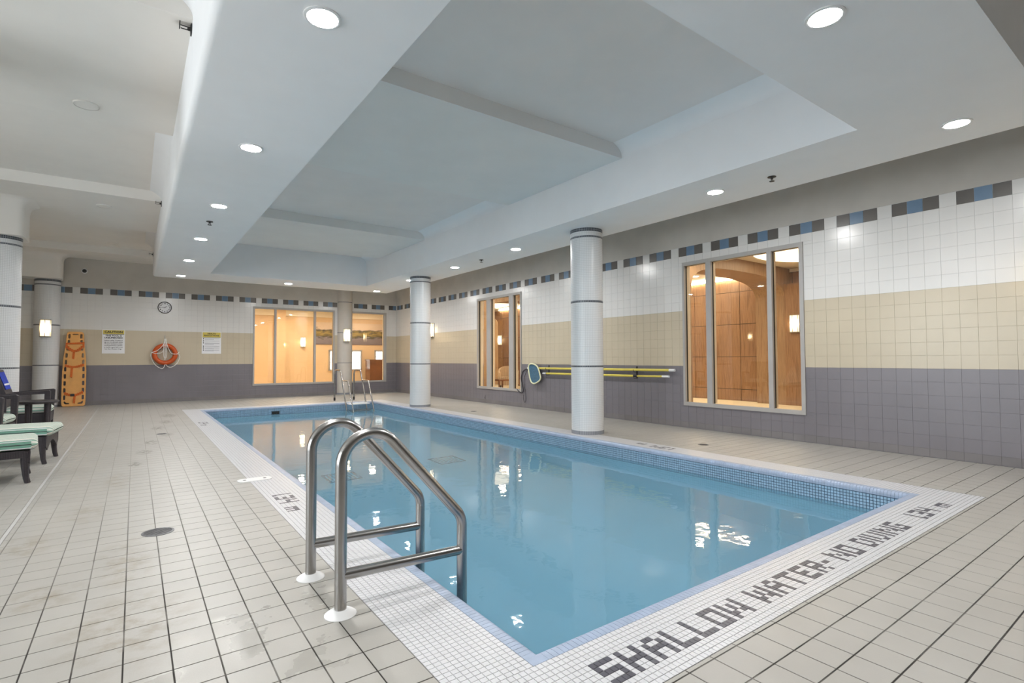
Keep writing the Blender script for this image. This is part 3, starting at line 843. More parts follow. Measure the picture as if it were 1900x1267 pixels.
def sprinkler(loc, kind, label, group):
    t = thing('sprinkler_head', label, 'sprinkler', loc, 0, group)
    if kind == 'pendent':
        b = MB(); b.lathe([(.0005, 0), (.045, 0), (.045, -.006), (.014, -.012), (.012, -.03), (.0005, -.03)], 20); obj('escutcheon', b, 'black_metal', t, smooth=40, fix=True)
        b = MB(); b.lathe([(.0005, -.05), (.028, -.05), (.028, -.054), (.0005, -.054)], 16); obj('deflector', b, 'black_metal', t, smooth=40, fix=True)
        b = MB(); b.tube([(-.012, 0, -.03), (-.012, 0, -.05)], .003, 6); b.tube([(.012, 0, -.03), (.012, 0, -.05)], .003, 6); obj('frame_arm', b, 'black_metal', t)
    else:   # sidewall, pointing to -x
        b = MB(); b.lathe([(.0005, 0), (.05, 0), (.05, .008), (.016, .012), (.014, .03), (.0005, .03)], 20, axis='X'); obj('escutcheon', b, 'black_metal', t, smooth=40, fix=True)
        b = MB(); b.tube([(-.03, 0, .012), (-.075, 0, .012)], .004, 6); b.tube([(-.03, 0, -.012), (-.075, 0, -.012)], .004, 6); obj('frame_arm', b, 'black_metal', t)
        b = MB(); b.box(-.085, -.078, -.03, .03, -.008, .03); obj('deflector', b, 'black_metal', t)
for p in ((.865, 8.77, ZS), (5.777, 2.98, ZS), (5.753, 9.01, ZS)): sprinkler(p, 'pendent', 'small black sprinkler head hanging under the dropped ceiling ring', 'pendent sprinklers of the ceiling ring')
for p in ((RX0, 4.776, 3.80), (RX0, 10.45, 3.79), (RX0, 15.2, 3.72)): sprinkler(p, 'side', 'small black sidewall sprinkler on the outer face of ceiling ring', 'sidewall sprinklers of the ceiling ring')
for (x, y, z) in ((-.447, 6.90, Z1), (-.466, 11.31, Z1), (-.462, 15.85, Z2)):
    t = thing('ceiling_speaker', 'flat round pale cover plate on the beamed ceiling', 'speaker', (x, y, z), 0, 'round cover plates on the ceiling')
    b = MB(); b.lathe([(.11, 0), (.11, -.012), (.104, -.016)], 32); obj('rim', b, 'plaster_left', t, smooth=40, fix=True)
    b = MB(); b.lathe([(.104, -.013), (.0005, -.013)], 32); obj('grille', b, 'plaster_left', t, fix=True)

# ================================================================== LADDERS
def grab_rail(parent, Y):
    pth = fillet([(.79, Y, -.02), (.79, Y, 1.057), (1.438, Y, .334), (1.438, Y, -1.15)], [.145, .12], 14)
    b = MB(); b.tube(pth, .0272, 20); obj('rail', b, 'steel', parent, smooth=40)
    b = MB(); b.tube([(.80, Y, .178), (1.43, Y, .158)], .0252, 18); obj('crossbar', b, 'steel', parent, smooth=40)
    b = MB(); b.lathe([(.024, .026), (.034, .025), (.060, .012), (.072, .003), (.072, 0)], 36, (.79, Y, 0)); obj('escutcheon', b, 'white_plastic', parent, smooth=50, fix=True)
t = thing('pool_ladder', 'stainless grab-rail ladder with white floor collars on the mosaic border', 'ladder')
for Y in (2.452, 2.955): grab_rail(t, Y)
for z in (-.50, -.80):
    obj('tread', MB().box(1.40, 1.47, 2.452, 2.955, z-.02, z), 'white_plastic', t)

t = thing('stepped_ladder', 'stainless ladder with double hoop handrails and treads in far pool corner', 'ladder')
for X in (4.61, 5.164):
    pth = fillet([(X, 14.95, 0), (X, 14.95, .868), (X, 14.42, .868), (X, 13.84, -.30), (X, 13.6, -.75)], [.15, .12, .1], 8)
    b = MB(); b.tube(pth, .021, 12); obj('rail', b, 'steel', t, smooth=40)
    pth = fillet([(X, 14.27, .59), (X, 13.80, .59), (X, 13.22, -.46)], [.09], 8)
    b = MB(); b.tube(pth, .019, 12); obj('hand_hoop', b, 'steel', t, smooth=40)
    b = MB(); b.tube([(X, 14.95, -.005), (X, 14.95, .09)], .027, 12); obj('foot_socket', b, 'black_metal', t, smooth=40)
for k in range(4):
    z = .0-.17*k; y = 13.80-.10*k
    obj('tread', MB().box(4.62, 5.155, y-.13, y+.10, z-.03, z), 'steel' if k else 'white_plastic', t)

# ladder anchor plate in the border, floor drains
t = thing('anchor_plate', 'white oval plate with two dark sockets across the mosaic border', 'anchor plate', (.975, 5.66, 0))
b = MB(); n = 32; pts = []
for k in range(n):
    an = 2*PI*k/n; pts.append((math.cos(an)*.055+(.10 if math.cos(an) > 0 else -.10), math.sin(an)*.075))
b.prism(pts, 2, .0, .006); obj('plate', b, 'white_plastic', t, fix=True)
for x in (-.09, .09):
    b = MB(); b.lathe([(.016, .0065), (.0005, .0065)], 14, (x, 0, 0)); obj('socket', b, 'gap_black', t, fix=True)
def drain(x, y, label, r=.095):
    t = thing('floor_drain', label, 'drain', (x, y, 0))
    b = MB(); b.lathe([(r, 0), (r, .003), (r-.012, .004), (r-.014, .001)], 28); obj('rim', b, 'drain_metal', t, smooth=40, fix=True)
    b = MB(); b.lathe([(r-.013, .0008), (.0005, .0008)], 24); obj('sump', b, 'gap_black', t, fix=True)
    b = MB()
    for k in range(-4, 5):
        w = math.sqrt(max(0, (r-.013)**2-(k*.018)**2)); b.box(-w, w, k*.018-.004, k*.018+.004, .001, .003)
    obj('grate', b, 'drain_metal', t)
drain(.149, 4.351, 'round metal floor drain among the stained tiles')
drain(.37, 10.02, 'round metal floor drain on the lounge side far along the deck', .07)
drain(6.263, 4.237, 'round floor drain below the oak-panel window', .07)
drain(6.163, 9.98, 'round floor drain below the armchair window', .07)

# ================================================================== THINGS ON THE BACK WALL
# spine board leaning on the wall
def slot(cx, cz, w, h, n=5):
    r = min(w, h)/2; pts = []
    for (x, z, a0) in ((cx+w/2-r, cz+h/2-r, 0), (cx-w/2+r, cz+h/2-r, 90), (cx-w/2+r, cz-h/2+r, 180), (cx+w/2-r, cz-h/2+r, 270)):
        for k in range(n): an = math.radians(a0+90*k/(n-1)); pts.append((x+r*math.cos(an), z+r*math.sin(an)))
    return pts
def plate_with_holes(outer, holes, th):
    """filled outline with through holes, extruded: a 2-D curve does the filling"""
    cu = bpy.data.curves.new('plate', 'CURVE'); cu.dimensions = '2D'; cu.fill_mode = 'BOTH'; cu.extrude = th/2; cu.bevel_depth = .004; cu.bevel_resolution = 1
    for lp in [outer]+holes:
        sp = cu.splines.new('POLY'); sp.points.add(len(lp)-1); sp.use_cyclic_u = True
        for q, p in zip(sp.points, lp): q.co = (p[0], p[1], 0, 1)
    o = bpy.data.objects.new('plate', cu); C.objects.link(o); bpy.context.view_layer.update()
    me = bpy.data.meshes.new_from_object(o.evaluated_get(bpy.context.evaluated_depsgraph_get()))
    bpy.data.objects.remove(o)
    for v in me.vertices: v.co = (v.co.x, th/2-v.co.z, v.co.y)
    me.materials.clear(); return me
BL = 1.90
half_w = [(0, .20), (.03, .225), (.12, .232), (.9, .232), (1.25, .215), (1.62, .175), (1.82, .168), (1.875, .155), (1.9, .12)]
outer = [(w_, z_) for z_, w_ in half_w] + [(-w_, z_) for z_, w_ in half_w[::-1]]
holes = []
def hw(z_):
    for i in range(len(half_w)-1):
        if half_w[i][0] <= z_ <= half_w[i+1][0]:
            f_ = (z_-half_w[i][0])/(half_w[i+1][0]-half_w[i][0]); return half_w[i][1]+f_*(half_w[i+1][1]-half_w[i][1])
    return .15
for z_ in [.22, .40, .58, .76, .94, 1.12, 1.29, 1.47, 1.63, 1.785]:
    for sg in (-1, 1): holes.append(slot(sg*(hw(z_)-.05), z_, .054, .125))
holes.append(slot(0, 1.835, .13, .034))
for sg in (-1, 1): holes.append([(sg*x_, z_) for x_, z_ in ((.17, .05), (.085, .05), (.075, .065), (.085, .082), (.14, .09), (.165, .13), (.185, .13), (.195, .09))])
me = plate_with_holes(outer, holes, .065); me.materials.append(MATS['spine_orange'])
t = thing('spine_board', 'orange rescue spine board with straps leaning on the tiled wall', 'spine board', (-1.24, D-.262, .012)); t.rotation_euler = (-math.radians(5.2), 0, 0)
link('board', me, t)
def strap(zl, zr, sag, tail_x, tail_z):
    b = MB(); n = 10; w = .028
    P = [(-.185+.37*k/n, zl+(zr-zl)*k/n-sag*math.sin(PI*k/n)) for k in range(n+1)]
    for k in range(n):
        b.box(P[k][0], P[k+1][0]+.002, -.012-.003*(k % 2), -.004, min(P[k][1], P[k+1][1])-w, max(P[k][1], P[k+1][1])+w*.6)
    obj('strap', b, 'strap_orange', t)
    if tail_x is not None:
        b = MB(); zm = (zl+zr)/2-sag
        b.prism([(tail_x-.02, zm), (tail_x+.025, zm), (tail_x+.012, tail_z), (tail_x-.03, tail_z+.02)], 1, -.016, -.006); obj('strap_tail', b, 'strap_orange', t, fix=True)
strap(1.60, 1.62, .005, None, 0); strap(1.55, 1.57, .15, -.02, 1.19)
strap(1.04, 1.06, .05, -.05, .72); strap(.34, .36, .07, .02, .06)
b = MB(); b.box(-.06, .02, -.03, -.008, .25, .31); obj('buckle', b, 'black_metal', t)

# signs
def sign(x0, x1, z0, z1, label, head, body, bar_h):
    t = thing('notice_sign', label, 'sign', ((x0+x1)/2, D-.001, (z0+z1)/2)); w, h = x1-x0, z1-z0
    obj('panel', MB().box(-w/2, w/2, -.008, 0, -h/2, h/2), 'sign_white', t)
    obj('header', MB().box(-w/2+.016, w/2-.016, -.0095, -.008, h/2-bar_h, h/2-.016), 'sign_yellow', t)
    obj('rule', MB().box(-w/2+.016, w/2-.016, -.0095, -.008, h/2-bar_h-.014, h/2-bar_h-.003), 'ink', t)
    for (txt, size, z, sx, bold, mat) in head+body:
        tb = text_mb(txt, size, 'CENTER', bold)
        tb.v = [(v[0]*sx, -.0104, v[1]+z) for v in tb.v]; obj('lettering', tb, mat, t)
    return t, w, h
sign(-.703, -.217, 1.35, 1.99, 'white notice sign reading CAUTION THIS POOL IS UNSUPERVISED', [('CAUTION', .082, .228, 1.05, .003, 'ink')],
     [('THIS POOL IS', .058, .135, 1.0, .002, 'ink'), ('UNSUPERVISED', .058, .080, 1.0, .002, 'ink'),
      ('Bathers under 18 years of', .040, .018, .92, .0006, 'ink'), ('age are not allowed within', .040, -.028, .92, .0006, 'ink'), ('the pool enclosure unless', .040, -.074, .92, .0006, 'ink'),
      ('accompanied by a parent', .040, -.120, .95, .0006, 'ink'), ('or his/her agent who is not', .040, -.166, .90, .0006, 'ink'), ('less than 18 years of age.', .040, -.212, .92, .0006, 'ink')], .12)
t, w, h = sign(1.577, 2.071, 1.35, 1.99, 'white notice sign headed HEALTH REGULATIONS with bulleted lines', [('HEALTH', .058, .245, 1.0, .002, 'ink'), ('REGULATIONS', .058, .19, 1.0, .002, 'ink')], [], .16)
for z_, nl in ((.115, 2), (.052, 1), (-.005, 3), (-.10, 1), (-.155, 2), (-.215, 2)):
    b = MB(); b.lathe([(.015, .0102), (.0005, .0102)], 12, (-w/2+.042, 0, z_), axis='Y'); obj('bullet', b, 'ink', t, fix=True)
    for k in range(nl):
        ln = w-.12 if k < nl-1 or nl == 1 else (w-.12)*.62
        obj('text_line', MB().box(-w/2+.075, -w/2+.075+ln, -.0098, -.008, z_-.004-k*.024, z_+.005-k*.024), 'ink_grey', t)

# clock
t = thing('wall_clock', 'round white wall clock with black rim and numerals', 'clock', (.666, D-.001, 2.642))
b = MB(); b.lathe([(.166, 0), (.166, .03), (.158, .037), (.147, .034), (.146, .018)], 40, axis='Y'); obj('rim', b, 'black_metal', t, smooth=40, fix=True)
b = MB(); b.lathe([(.147, .018), (.0005, .018)], 40, axis='Y'); obj('dial', b, 'sign_white', t, fix=True)
for k in range(1, 13):
    an = math.radians(90-30*k); tb = text_mb(str(k), .05, 'CENTER', .0022)
    tb.v = [(v[0]+.115*math.cos(an), -.0188, v[1]-.017+.114*math.sin(an)) for v in tb.v]; obj('numeral', tb, 'ink', t)
for (hr, ln, wd_) in ((9-.02, .10, .006), (1.85, .065, .008)):
    an = math.radians(90-30*hr); c_, s_ = math.cos(an), math.sin(an)
    b = MB(); b.prism([(-s_*wd_, c_*wd_), (s_*wd_, -c_*wd_), (ln*c_+s_*wd_*.4, ln*s_-c_*wd_*.4), (ln*c_-s_*wd_*.4, ln*s_+c_*wd_*.4)], 1, -.022, -.020); obj('hand', b, 'ink', t, fix=True)
b = MB(); b.lathe([(.009, .023), (.0005, .024)], 12, axis='Y'); obj('hub', b, 'ink', t, fix=True)

# life ring on hook with rope
t = thing('life_ring', 'orange life ring with white grab rope hanging on the tiled wall', 'life ring', (.688, D-.085, 1.335))
b = MB(); n = 48; R0 = .242
b.tube([(R0*math.cos(2*PI*k/n), 0, R0*math.sin(2*PI*k/n)) for k in range(n)], .075, 18, closed=True, rz=.062); obj('ring', b, 'ring_orange', t, smooth=60)
def rope(pts, r=.008, name='rope', parent=None):
    P = [Vector(p) for p in pts]; out = []
    for i in range(len(P)-1):
        p0, p1, p2, p3 = P[max(i-1, 0)], P[i], P[i+1], P[min(i+2, len(P)-1)]
        for k in range(8):
            u = k/8; out.append(.5*((2*p1)+(-p0+p2)*u+(2*p0-5*p1+4*p2-p3)*u*u+(-p0+3*p1-3*p2+p3)*u**3))
    out.append(P[-1]); b = MB(); b.tube(out, r, 7); return obj(name, b, 'rope_white', parent or t, smooth=60)
rope([(-.02, -.07, .33), (-.07, -.085, .22), (-.18, -.085, .10), (-.31, -.05, .045)])
rope([(-.31, -.05, .045), (-.2, -.085, .015), (-.07, -.06, .05), (-.03, -.06, .2)])
rope([(.02, -.078, .33), (.06, -.085, .2), (.14, -.085, .03), (.27, -.07, .0), (.33, -.05, .06)])
rope([(-.315, -.05, .045), (-.32, -.06, -.08), (-.24, -.06, -.27), (-.12, -.06, -.38), (-.04, -.06, -.39), (.0, -.06, -.29)])
rope([(.32, -.05, .0), (.345, -.06, -.08), (.29, -.06, -.25), (.17, -.06, -.355), (.08, -.06, -.355), (.02, -.06, -.285)])
for k, (dx, zb) in enumerate(((-.035, -.10), (-.012, -.16), (.012, -.15), (.035, -.11))):
    rope([(dx*.5, -.05, .43), (dx, -.085, .25), (dx*1.1, -.07, .0), (dx*.6, -.07, zb)], .0065, 'rope_coil')
t = thing('wall_hook', 'small grey metal hook above the life ring', 'hook', (.680, D-.001, 1.80))
obj('hook_plate', MB().box(-.012, .012, -.006, 0, -.06, .06), 'frame_grey', t)
b = MB(); b.tube(fillet([(0, -.004, -.02), (0, -.075, -.03), (0, -.075, .012)], .02, 6), .006, 8); obj('hook_arm', b, 'frame_grey', t, smooth=60)

# dome camera
t = thing('dome_camera', 'small white ringed dark dome camera high on plaster', 'camera', (-1.092, D-.002, 3.503))
b = MB(); b.lathe([(.068, 0), (.068, .03), (.056, .04), (.046, .038)], 28, axis='Y'); obj('housing', b, 'white_plastic', t, smooth=40, fix=True)
b = MB(); b.lathe([(.048, .036), (.044, .055), (.03, .07), (.0005, .076)], 24, axis='Y'); obj('dome', b, 'black_metal', t, smooth=60, fix=True)

# ================================================================== POLES, NET AND HOSE ON THE RIGHT WALL
XP = W-.062
t = thing('skimmer_net', 'long yellow pole with blue leaf skimmer net on the side wall', 'skimmer net')
b = MB(); b.tube([(XP, 9.40, .950), (XP, 5.72, .963)], .023, 12); obj('pole', b, 'pole_yellow', t, smooth=40)
b = MB(); b.tube([(XP, 9.76, .947), (XP, 9.40, .950)], .019, 12); obj('ferrule', b, 'white_plastic', t, smooth=40)
b = MB(); b.tube([(XP, 5.73, .963), (XP, 5.615, .964)], .0235, 12); obj('end_cap', b, 'white_plastic', t, smooth=40)
lp = [(9.66, .94), (9.655, 1.01), (9.58, 1.05), (9.47, 1.045), (9.35, 1.0), (9.29, .93), (9.24, .82), (9.215, .74), (9.25, .68), (9.36, .62), (9.46, .598), (9.55, .625), (9.60, .70), (9.64, .83)]
XN = XP-.045
P = []
for i in range(len(lp)):
    p0, p1, p2, p3 = [Vector((XN, *lp[(i+k) % len(lp)])) for k in (-1, 0, 1, 2)]
    for k in range(4):
        u = k/4; P.append(.5*((2*p1)+(-p0+p2)*u+(2*p0-5*p1+4*p2-p3)*u*u+(-p0+3*p1-3*p2+p3)*u**3))
b = MB(); b.tube(P, .017, 8, closed=True); obj('net_rim', b, 'net_frame', t, smooth=60)
b = MB(); cy = sum(p.y for p in P)/len(P); cz = sum(p.z for p in P)/len(P); n = len(P)
for sc_ in (1, .7, .35):
    for p in P: b.v.append((XN+.018*(1-sc_)+.004, cy+(p.y-cy)*sc_, cz+(p.z-cz)*sc_))
for k in range(2):
    for i in range(n): j = (i+1) % n; b.face((k*n+i, k*n+j, (k+1)*n+j, (k+1)*n+i))
b.face([2*n+i for i in range(n)]); obj('net_bag', b, 'net_blue', t, smooth=60)
t = thing('rescue_pole', 'long yellow telescopic pole with white tip under skimmer pole', 'pole')
b = MB(); b.tube([(XP, 9.06, .838), (XP, 6.53, .846)], .022, 12); obj('pole', b, 'pole_yellow', t, smooth=40)
b = MB(); b.tube([(XP, 6.50, .846), (XP, 5.86, .851)], .018, 12); obj('pole_section', b, 'pole_yellow', t, smooth=40)
b = MB(); b.tube([(XP, 5.88, .851), (XP, 5.735, .852)], .021, 12); obj('tip', b, 'white_plastic', t, smooth=40)
b = MB(); b.tube([(XP, 9.19, .838), (XP, 9.06, .838)], .019, 12); obj('ferrule', b, 'white_plastic', t, smooth=40)
b = MB(); b.tube([(XP, 6.53, .846), (XP, 6.44, .847)], .0225, 12); obj('collar', b, 'black_metal', t, smooth=40)
for Y, lb in ((6.50, 'black wall bracket holding the tip ends of the yellow poles'), (9.04, 'black wall bracket holding the yellow poles beside the net')):
    t = thing('pole_bracket', lb, 'bracket', (W, Y, 0))
    obj('bracket_plate', MB().box(-.012, 0, -.012, .012, .80, 1.02), 'black_metal', t)
    for z in (.828, .940):
        b = MB(); b.tube(fillet([(-.01, 0, z-.022), (-.098, 0, z-.022), (-.098, 0, z+.025)], .015, 5), .0045, 7); obj('bracket_hook', b, 'black_metal', t, smooth=60)
XH = W-.022
def hose(name, pts, r, label):
    P = [Vector((XH, *p)) for p in pts]; out = []
    for i in range(len(P)-1):
        p0, p1, p2, p3 = P[max(i-1, 0)], P[i], P[i+1], P[min(i+2, len(P)-1)]
        for k in range(8):
            u = k/8; out.append(.5*((2*p1)+(-p0+p2)*u+(2*p0-5*p1+4*p2-p3)*u*u+(-p0+3*p1-3*p2+p3)*u**3))
    out.append(P[-1]); b = MB(); b.tube(out, r, 8); return tag(obj(name, b, 'hose_dark', smooth=60), label, 'cable')
hose('cable', [(9.74, .935), (9.86, .925), (9.99, .86), (10.06, .72), (10.02, .55), (9.98, .42), (10.03, .352), (10.13, .37), (10.22, .42)], .011, 'dark thick cable looping down from the skimmer pole end')
hose('thin_cable', [(9.72, .905), (9.84, .875), (9.93, .74), (9.95, .56), (9.90, .40), (9.88, .2), (9.93, .13), (9.97, .20), (9.97, .31)], .005, 'thin dark cord hanging below the window corner')
t = thing('wall_outlet', 'tiny dark outlet low on grey tiles below the armchair window', 'outlet', (W-.001, 11.70, .15))
obj('cover', MB().box(-.006, 0, -.02, .02, -.05, .05), 'base_grey', t)
obj('socket', MB().box(-.008, -.006, -.008, .008, -.03, -.005), 'gap_black', t)

# ================================================================== WICKER LOUNGE FURNITURE
def cushion(x0, x1, hw_, z0, z1, name, parent, mat='cushion_stripe', tilt=0, pivot=(0, 0), r=None):
    """box cushion lofted along x with rounded edges and rounded ends; stripes follow the unrolled section"""
    h = z1-z0; r = r or h*.46; n = 5; sec = []
    for (cy, cz, a0) in ((hw_-r, z1-r, 0), (-hw_+r, z1-r, 90), (-hw_+r, z0+r, 180), (hw_-r, z0+r, 270)):
        for k in range(n): an = math.radians(a0+90*k/(n-1)); sec.append((cy+r*math.cos(an), cz+r*math.sin(an)))
    k = len(sec); L = [0]
    for i in range(k): a, c_ = sec[i], sec[(i+1) % k]; L.append(L[-1]+math.hypot(a[0]-c_[0], a[1]-c_[1]))
    st = []; m = 6
    for q in range(m+1): an = PI/2*q/m; st.append((x1-r+r*math.cos(an), 1-(1-math.sin(an))*r/(h*.5)))
    st = st[::-1]
    st0 = [(x0+x1-a, s_) for a, s_ in st[::-1]]
    rows = st0+[(x0+(x1-x0)*t_, 1) for t_ in (.33, .66)]+st
    b = MB(); b.uvs = []; cz = (z0+z1)/2
    for (x, s_) in rows:
        s_ = max(s_, .02); ins = (1-s_)*h*.5
        for i in range(k+1):
            y, z = sec[i % k]; yy = y*(hw_-ins)/hw_; zz = cz+(z-cz)*s_
            X, Z = x-pivot[0], zz-pivot[1]; c_, q_ = math.cos(tilt), math.sin(tilt)
            b.v.append((pivot[0]+X*c_-Z*q_, yy, pivot[1]+X*q_+Z*c_)); b.uvs.append((x, L[i]))
    w = k+1
    for i in range(len(rows)-1):
        for q in range(k): b.face((i*w+q, i*w+q+1, (i+1)*w+q+1, (i+1)*w+q))
    return obj(name, b, mat, parent, smooth=50, fix=True)
def chaise(loc, rz, label):
    t = thing('chaise_lounger', label, 'lounger', loc, rz, 'wicker loungers beside the pool')
    b = MB(); b.box(-1.95, -.03, -.30, -.245, .245, .315); b.box(-1.95, -.03, .245, .30, .245, .315)
    b.box(-1.95, -.03, -.25, .25, .285, .312); obj('frame', b, 'wicker', t)
    # end apron with an arch
    n = 10; arc = [(-.19+.38*k/n, .17+.075*math.sin(PI*k/n)) for k in range(n+1)]
    b = MB(); b.prism([(-.30, .315), (-.30, .20), (-.22, .15)] + arc + [(.22, .15), (.30, .20), (.30, .315)], 0, -.06, -.02); obj('end_apron', b, 'wicker', t, fix=True)
    for sy in (-1, 1):
        for x, dx in ((-.055, .05), (-1.85, -.04)):
            pts = [(x, sy*.268, .30), (x, sy*.268, .2), (x+dx*.05, sy*.27, .12), (x+dx*.2, sy*.272, .05), (x+dx*.45, sy*.275, 0)]
            b = MB(); b.tube(pts, [.040, .034, .027, .024, .023], 8); obj('leg', b, 'wicker', t, smooth=50)
    sc0 = cushion(-1.28, .035, .30, .315, .425, 'seat_cushion', t)
    for sy in (-1, 1):
        obj('side_band', MB().box(-1.24, -.015, sy*.299-.004, sy*.299+.004, .338, .402), 'cushion_green', sc0)
        for z in (.337, .403, .37):
            b = MB(); b.tube([(-1.24, sy*.303, z), (-.012, sy*.303, z)], .004, 6); obj('piping', b, 'hose_dark' if z == .37 else 'sign_white', sc0)
    cushion(-1.95, -1.27, .30, .315, .425, 'back_cushion', t, tilt=-.75, pivot=(-1.27, .33))
    c_, q_ = math.cos(-.75), math.sin(-.75)
    b = MB()
    for i in range(6):
        X = -.02-.12*i; b.tube([(-1.27+X*c_, -.28, .30+X*q_), (-1.27+X*c_, .28, .30+X*q_)], .014, 6)
    for sy in (-.29, .29): b.tube([(-1.27, sy, .29), (-1.27-.7*c_, sy, .29-.7*q_)], .02, 6)
    obj('backrest_frame', b, 'wicker', t, smooth=50)
    return t
chaise((-.812, 7.108, 0), math.radians(6.5), 'striped-cushion wicker lounger, the one angled beside the mosaic column')
chaise((-.752, 8.22, 0), math.radians(-5.1), 'striped-cushion wicker lounger standing next to the wicker armchair')

def armchair(loc, rz, label):
    t = thing('wicker_armchair', label, 'armchair', loc, rz, 'dark wicker armchairs')
    b = MB(); b.box(-.62, -.02, -.27, .27, .22, .36); obj('seat_box', b, 'wicker', t)
    cushion(-.56, .0, .245, .36, .47, 'seat_cushion', t)
    b = MB(); b.prism([(-.50, .40), (-.50, .66), (-.62, 1.03), (-.68, 1.045), (-.70, 1.0), (-.60, .62), (-.60, .40)], 1, -.27, .27); obj('backrest', b, 'wicker', t, fix=True)
    for sy in (-1, 1):
        y = sy*.285
        b = MB(); b.prism([(.0, .70), (-.02, .715), (-.30, .70), (-.60, .665), (-.60, .625), (-.30, .655), (-.0, .665)], 1, y-.035, y+.035); obj('arm', b, 'wicker', t, fix=True)
        b = MB(); b.prism([(-.0, .67), (-.07, .67), (-.075, .0), (-.03, .0)], 1, y-.032, y+.032); obj('leg', b, 'wicker', t, fix=True)
        b = MB(); b.prism([(-.57, .64), (-.63, .64), (-.70, .0), (-.65, .0)], 1, y-.03, y+.03); obj('leg', b, 'wicker', t, fix=True)
    return t
armchair((-1.04, 11.02, 0), 0, 'dark wicker armchair standing behind the round side table')
armchair((-1.29, 9.35, 0), math.radians(-6), 'dark wicker armchair standing next to the wicker lounger')
t = thing('towel', 'blue printed towel on the wicker armchair backrest', 'towel', (-1.05, 11.02, 0))
b = MB(); b.prism([(-.505, .74), (-.590, 1.0), (-.596, .998), (-.511, .738)], 1, -.2, .2); obj('cloth', b, 'towel_blue', t, fix=True)
b = MB(); b.prism([(-.5225, .80), (-.531, .826), (-.533, .825), (-.5245, .799)], 1, -.18, .18); obj('white_print', b, 'sign_white', t, fix=True)
t = thing('side_table', 'dark round wicker side table between the two armchairs', 'table', (-1.13, 10.28, 0))
b = MB(); b.lathe([(.0005, .55), (.20, .55), (.225, .557), (.235, .572), (.228, .587), (.20, .592), (.0005, .592)], 36); obj('table_top', b, 'wicker', t, smooth=45, fix=True)
for k in range(4):
    an = PI/4+PI/2*k; c_, s_ = math.cos(an), math.sin(an)
    b = MB(); b.tube([(.15*c_, .15*s_, .56), (.145*c_, .145*s_, .3), (.165*c_, .165*s_, 0)], [.03, .026, .024], 8); obj('leg', b, 'wicker', t, smooth=50)

# ================================================================== LOBBY BEHIND THE RIGHT WALL
LX0, LX1, LY0, LY1, LZ = W+.21, 13.4, .6, 21.2, 3.41
b = MB(); b.box(LX0, LX1+.2, LY0, 17.6, -.12, 0); b.box(10.7, LX1+.2, 17.6, LY1+.2, -.12, 0)
struct(obj('floor_lobby', b, 'carpet'), 'cream carpet of the oak-panelled lobby')
b = MB(); b.box(LX0, LX1+.2, LY0, 17.6, LZ, LZ+.1); b.box(10.7, LX1+.2, 17.6, LY1+.2, LZ, LZ+.1)
struct(obj('ceiling_lobby', b, 'cream_bright'), 'cream ceiling of the oak-panelled lobby')
wf = struct(obj('wall_lobby_far', MB().box(LX1, LX1+.2, LY0, LY1, 0, LZ), 'gap_black'), 'oak panelled lobby wall seen through side windows')
zr = [0, .315, 1.2, 2.09, 2.98, 3.32]; rect = []
y = 7.858-5*1.42; ys = []
while y < LY1: ys.append(max(y, LY0)); y += 1.42
ys.append(LY1)
for i in range(len(ys)-1):
    for j in range(5): rect.append((-ys[i+1], -ys[i], zr[j], zr[j+1], 0))
lay_tiles(wf, 'panel', rect, (LX1, 0, 0), (0, -1, 0), (0, 0, 1), ['oak_panel'], .02, .012, .003, always=True)
obj('upper_wall', MB().box(LX1-.021, LX1, LY0, LY1, 3.325, LZ), 'cream_bright', wf)
b = MB(); b.box(10.8, LX1, LY1, LY1+.2, 0, LZ); b.box(LX0, 10.8, 17.55, 17.72, 0, LZ); b.box(10.68, 10.8, 17.72, LY1+.2, 0, LZ)
struct(obj('wall_lobby_end', b, 'oak_panel'), 'oak end wall of the lobby')
struct(obj('wall_lobby_near', MB().box(LX0, LX1, LY0-.2, LY0, 0, LZ), 'oak_panel'), 'oak near wall of the lobby')
def arch(y0, y1, name):
    x0, x1, zs_, zc = 9.28, 13.1, 2.62, 3.135; n = 28; cx, hw_ = (x0+x1)/2, (x1-x0)/2
    cur = []
    for k in range(n+1):
        an = PI-PI*k/n; c_, s_ = math.cos(an), math.sin(an)
        cur.append((cx+hw_*math.copysign(abs(c_)**.62, c_), zs_+(zc-zs_)*abs(s_)**.75))
    b = MB()
    b.box(LX0, x0, y0, y1, 0, LZ); b.box(x1, LX1-.025, y0, y1, 0, LZ)
    for k in range(n):
        (xa, za), (xb, zb) = cur[k], cur[k+1]
        b.quad((xa, y0, za), (xb, y0, zb), (xb, y0, LZ), (xa, y0, LZ)); b.quad((xb, y1, zb), (xa, y1, za), (xa, y1, LZ), (xb, y1, LZ))
        b.quad((xa, y1, za), (xb, y1, zb), (xb, y0, zb), (xa, y0, za))
    return struct(obj(name, b, 'oak_arch', fix=False), 'oak bulkhead with a flat elliptical arch across the lobby')
arch(6.5, 7.25, 'wall_arch_near'); arch(14.2, 14.95, 'wall_arch_far')
struct(obj('trim_2', MB().box(13.08, LX1-.022, 6.0, 6.498, 0, 3.0), 'oak_panel'), 'oak pilaster carrying a lit sconce')
sconce((13.079, 6.25, 2.0), -PI/2, 'lit lantern sconce on the oak pilaster seen through side window', 'shade_lobby')
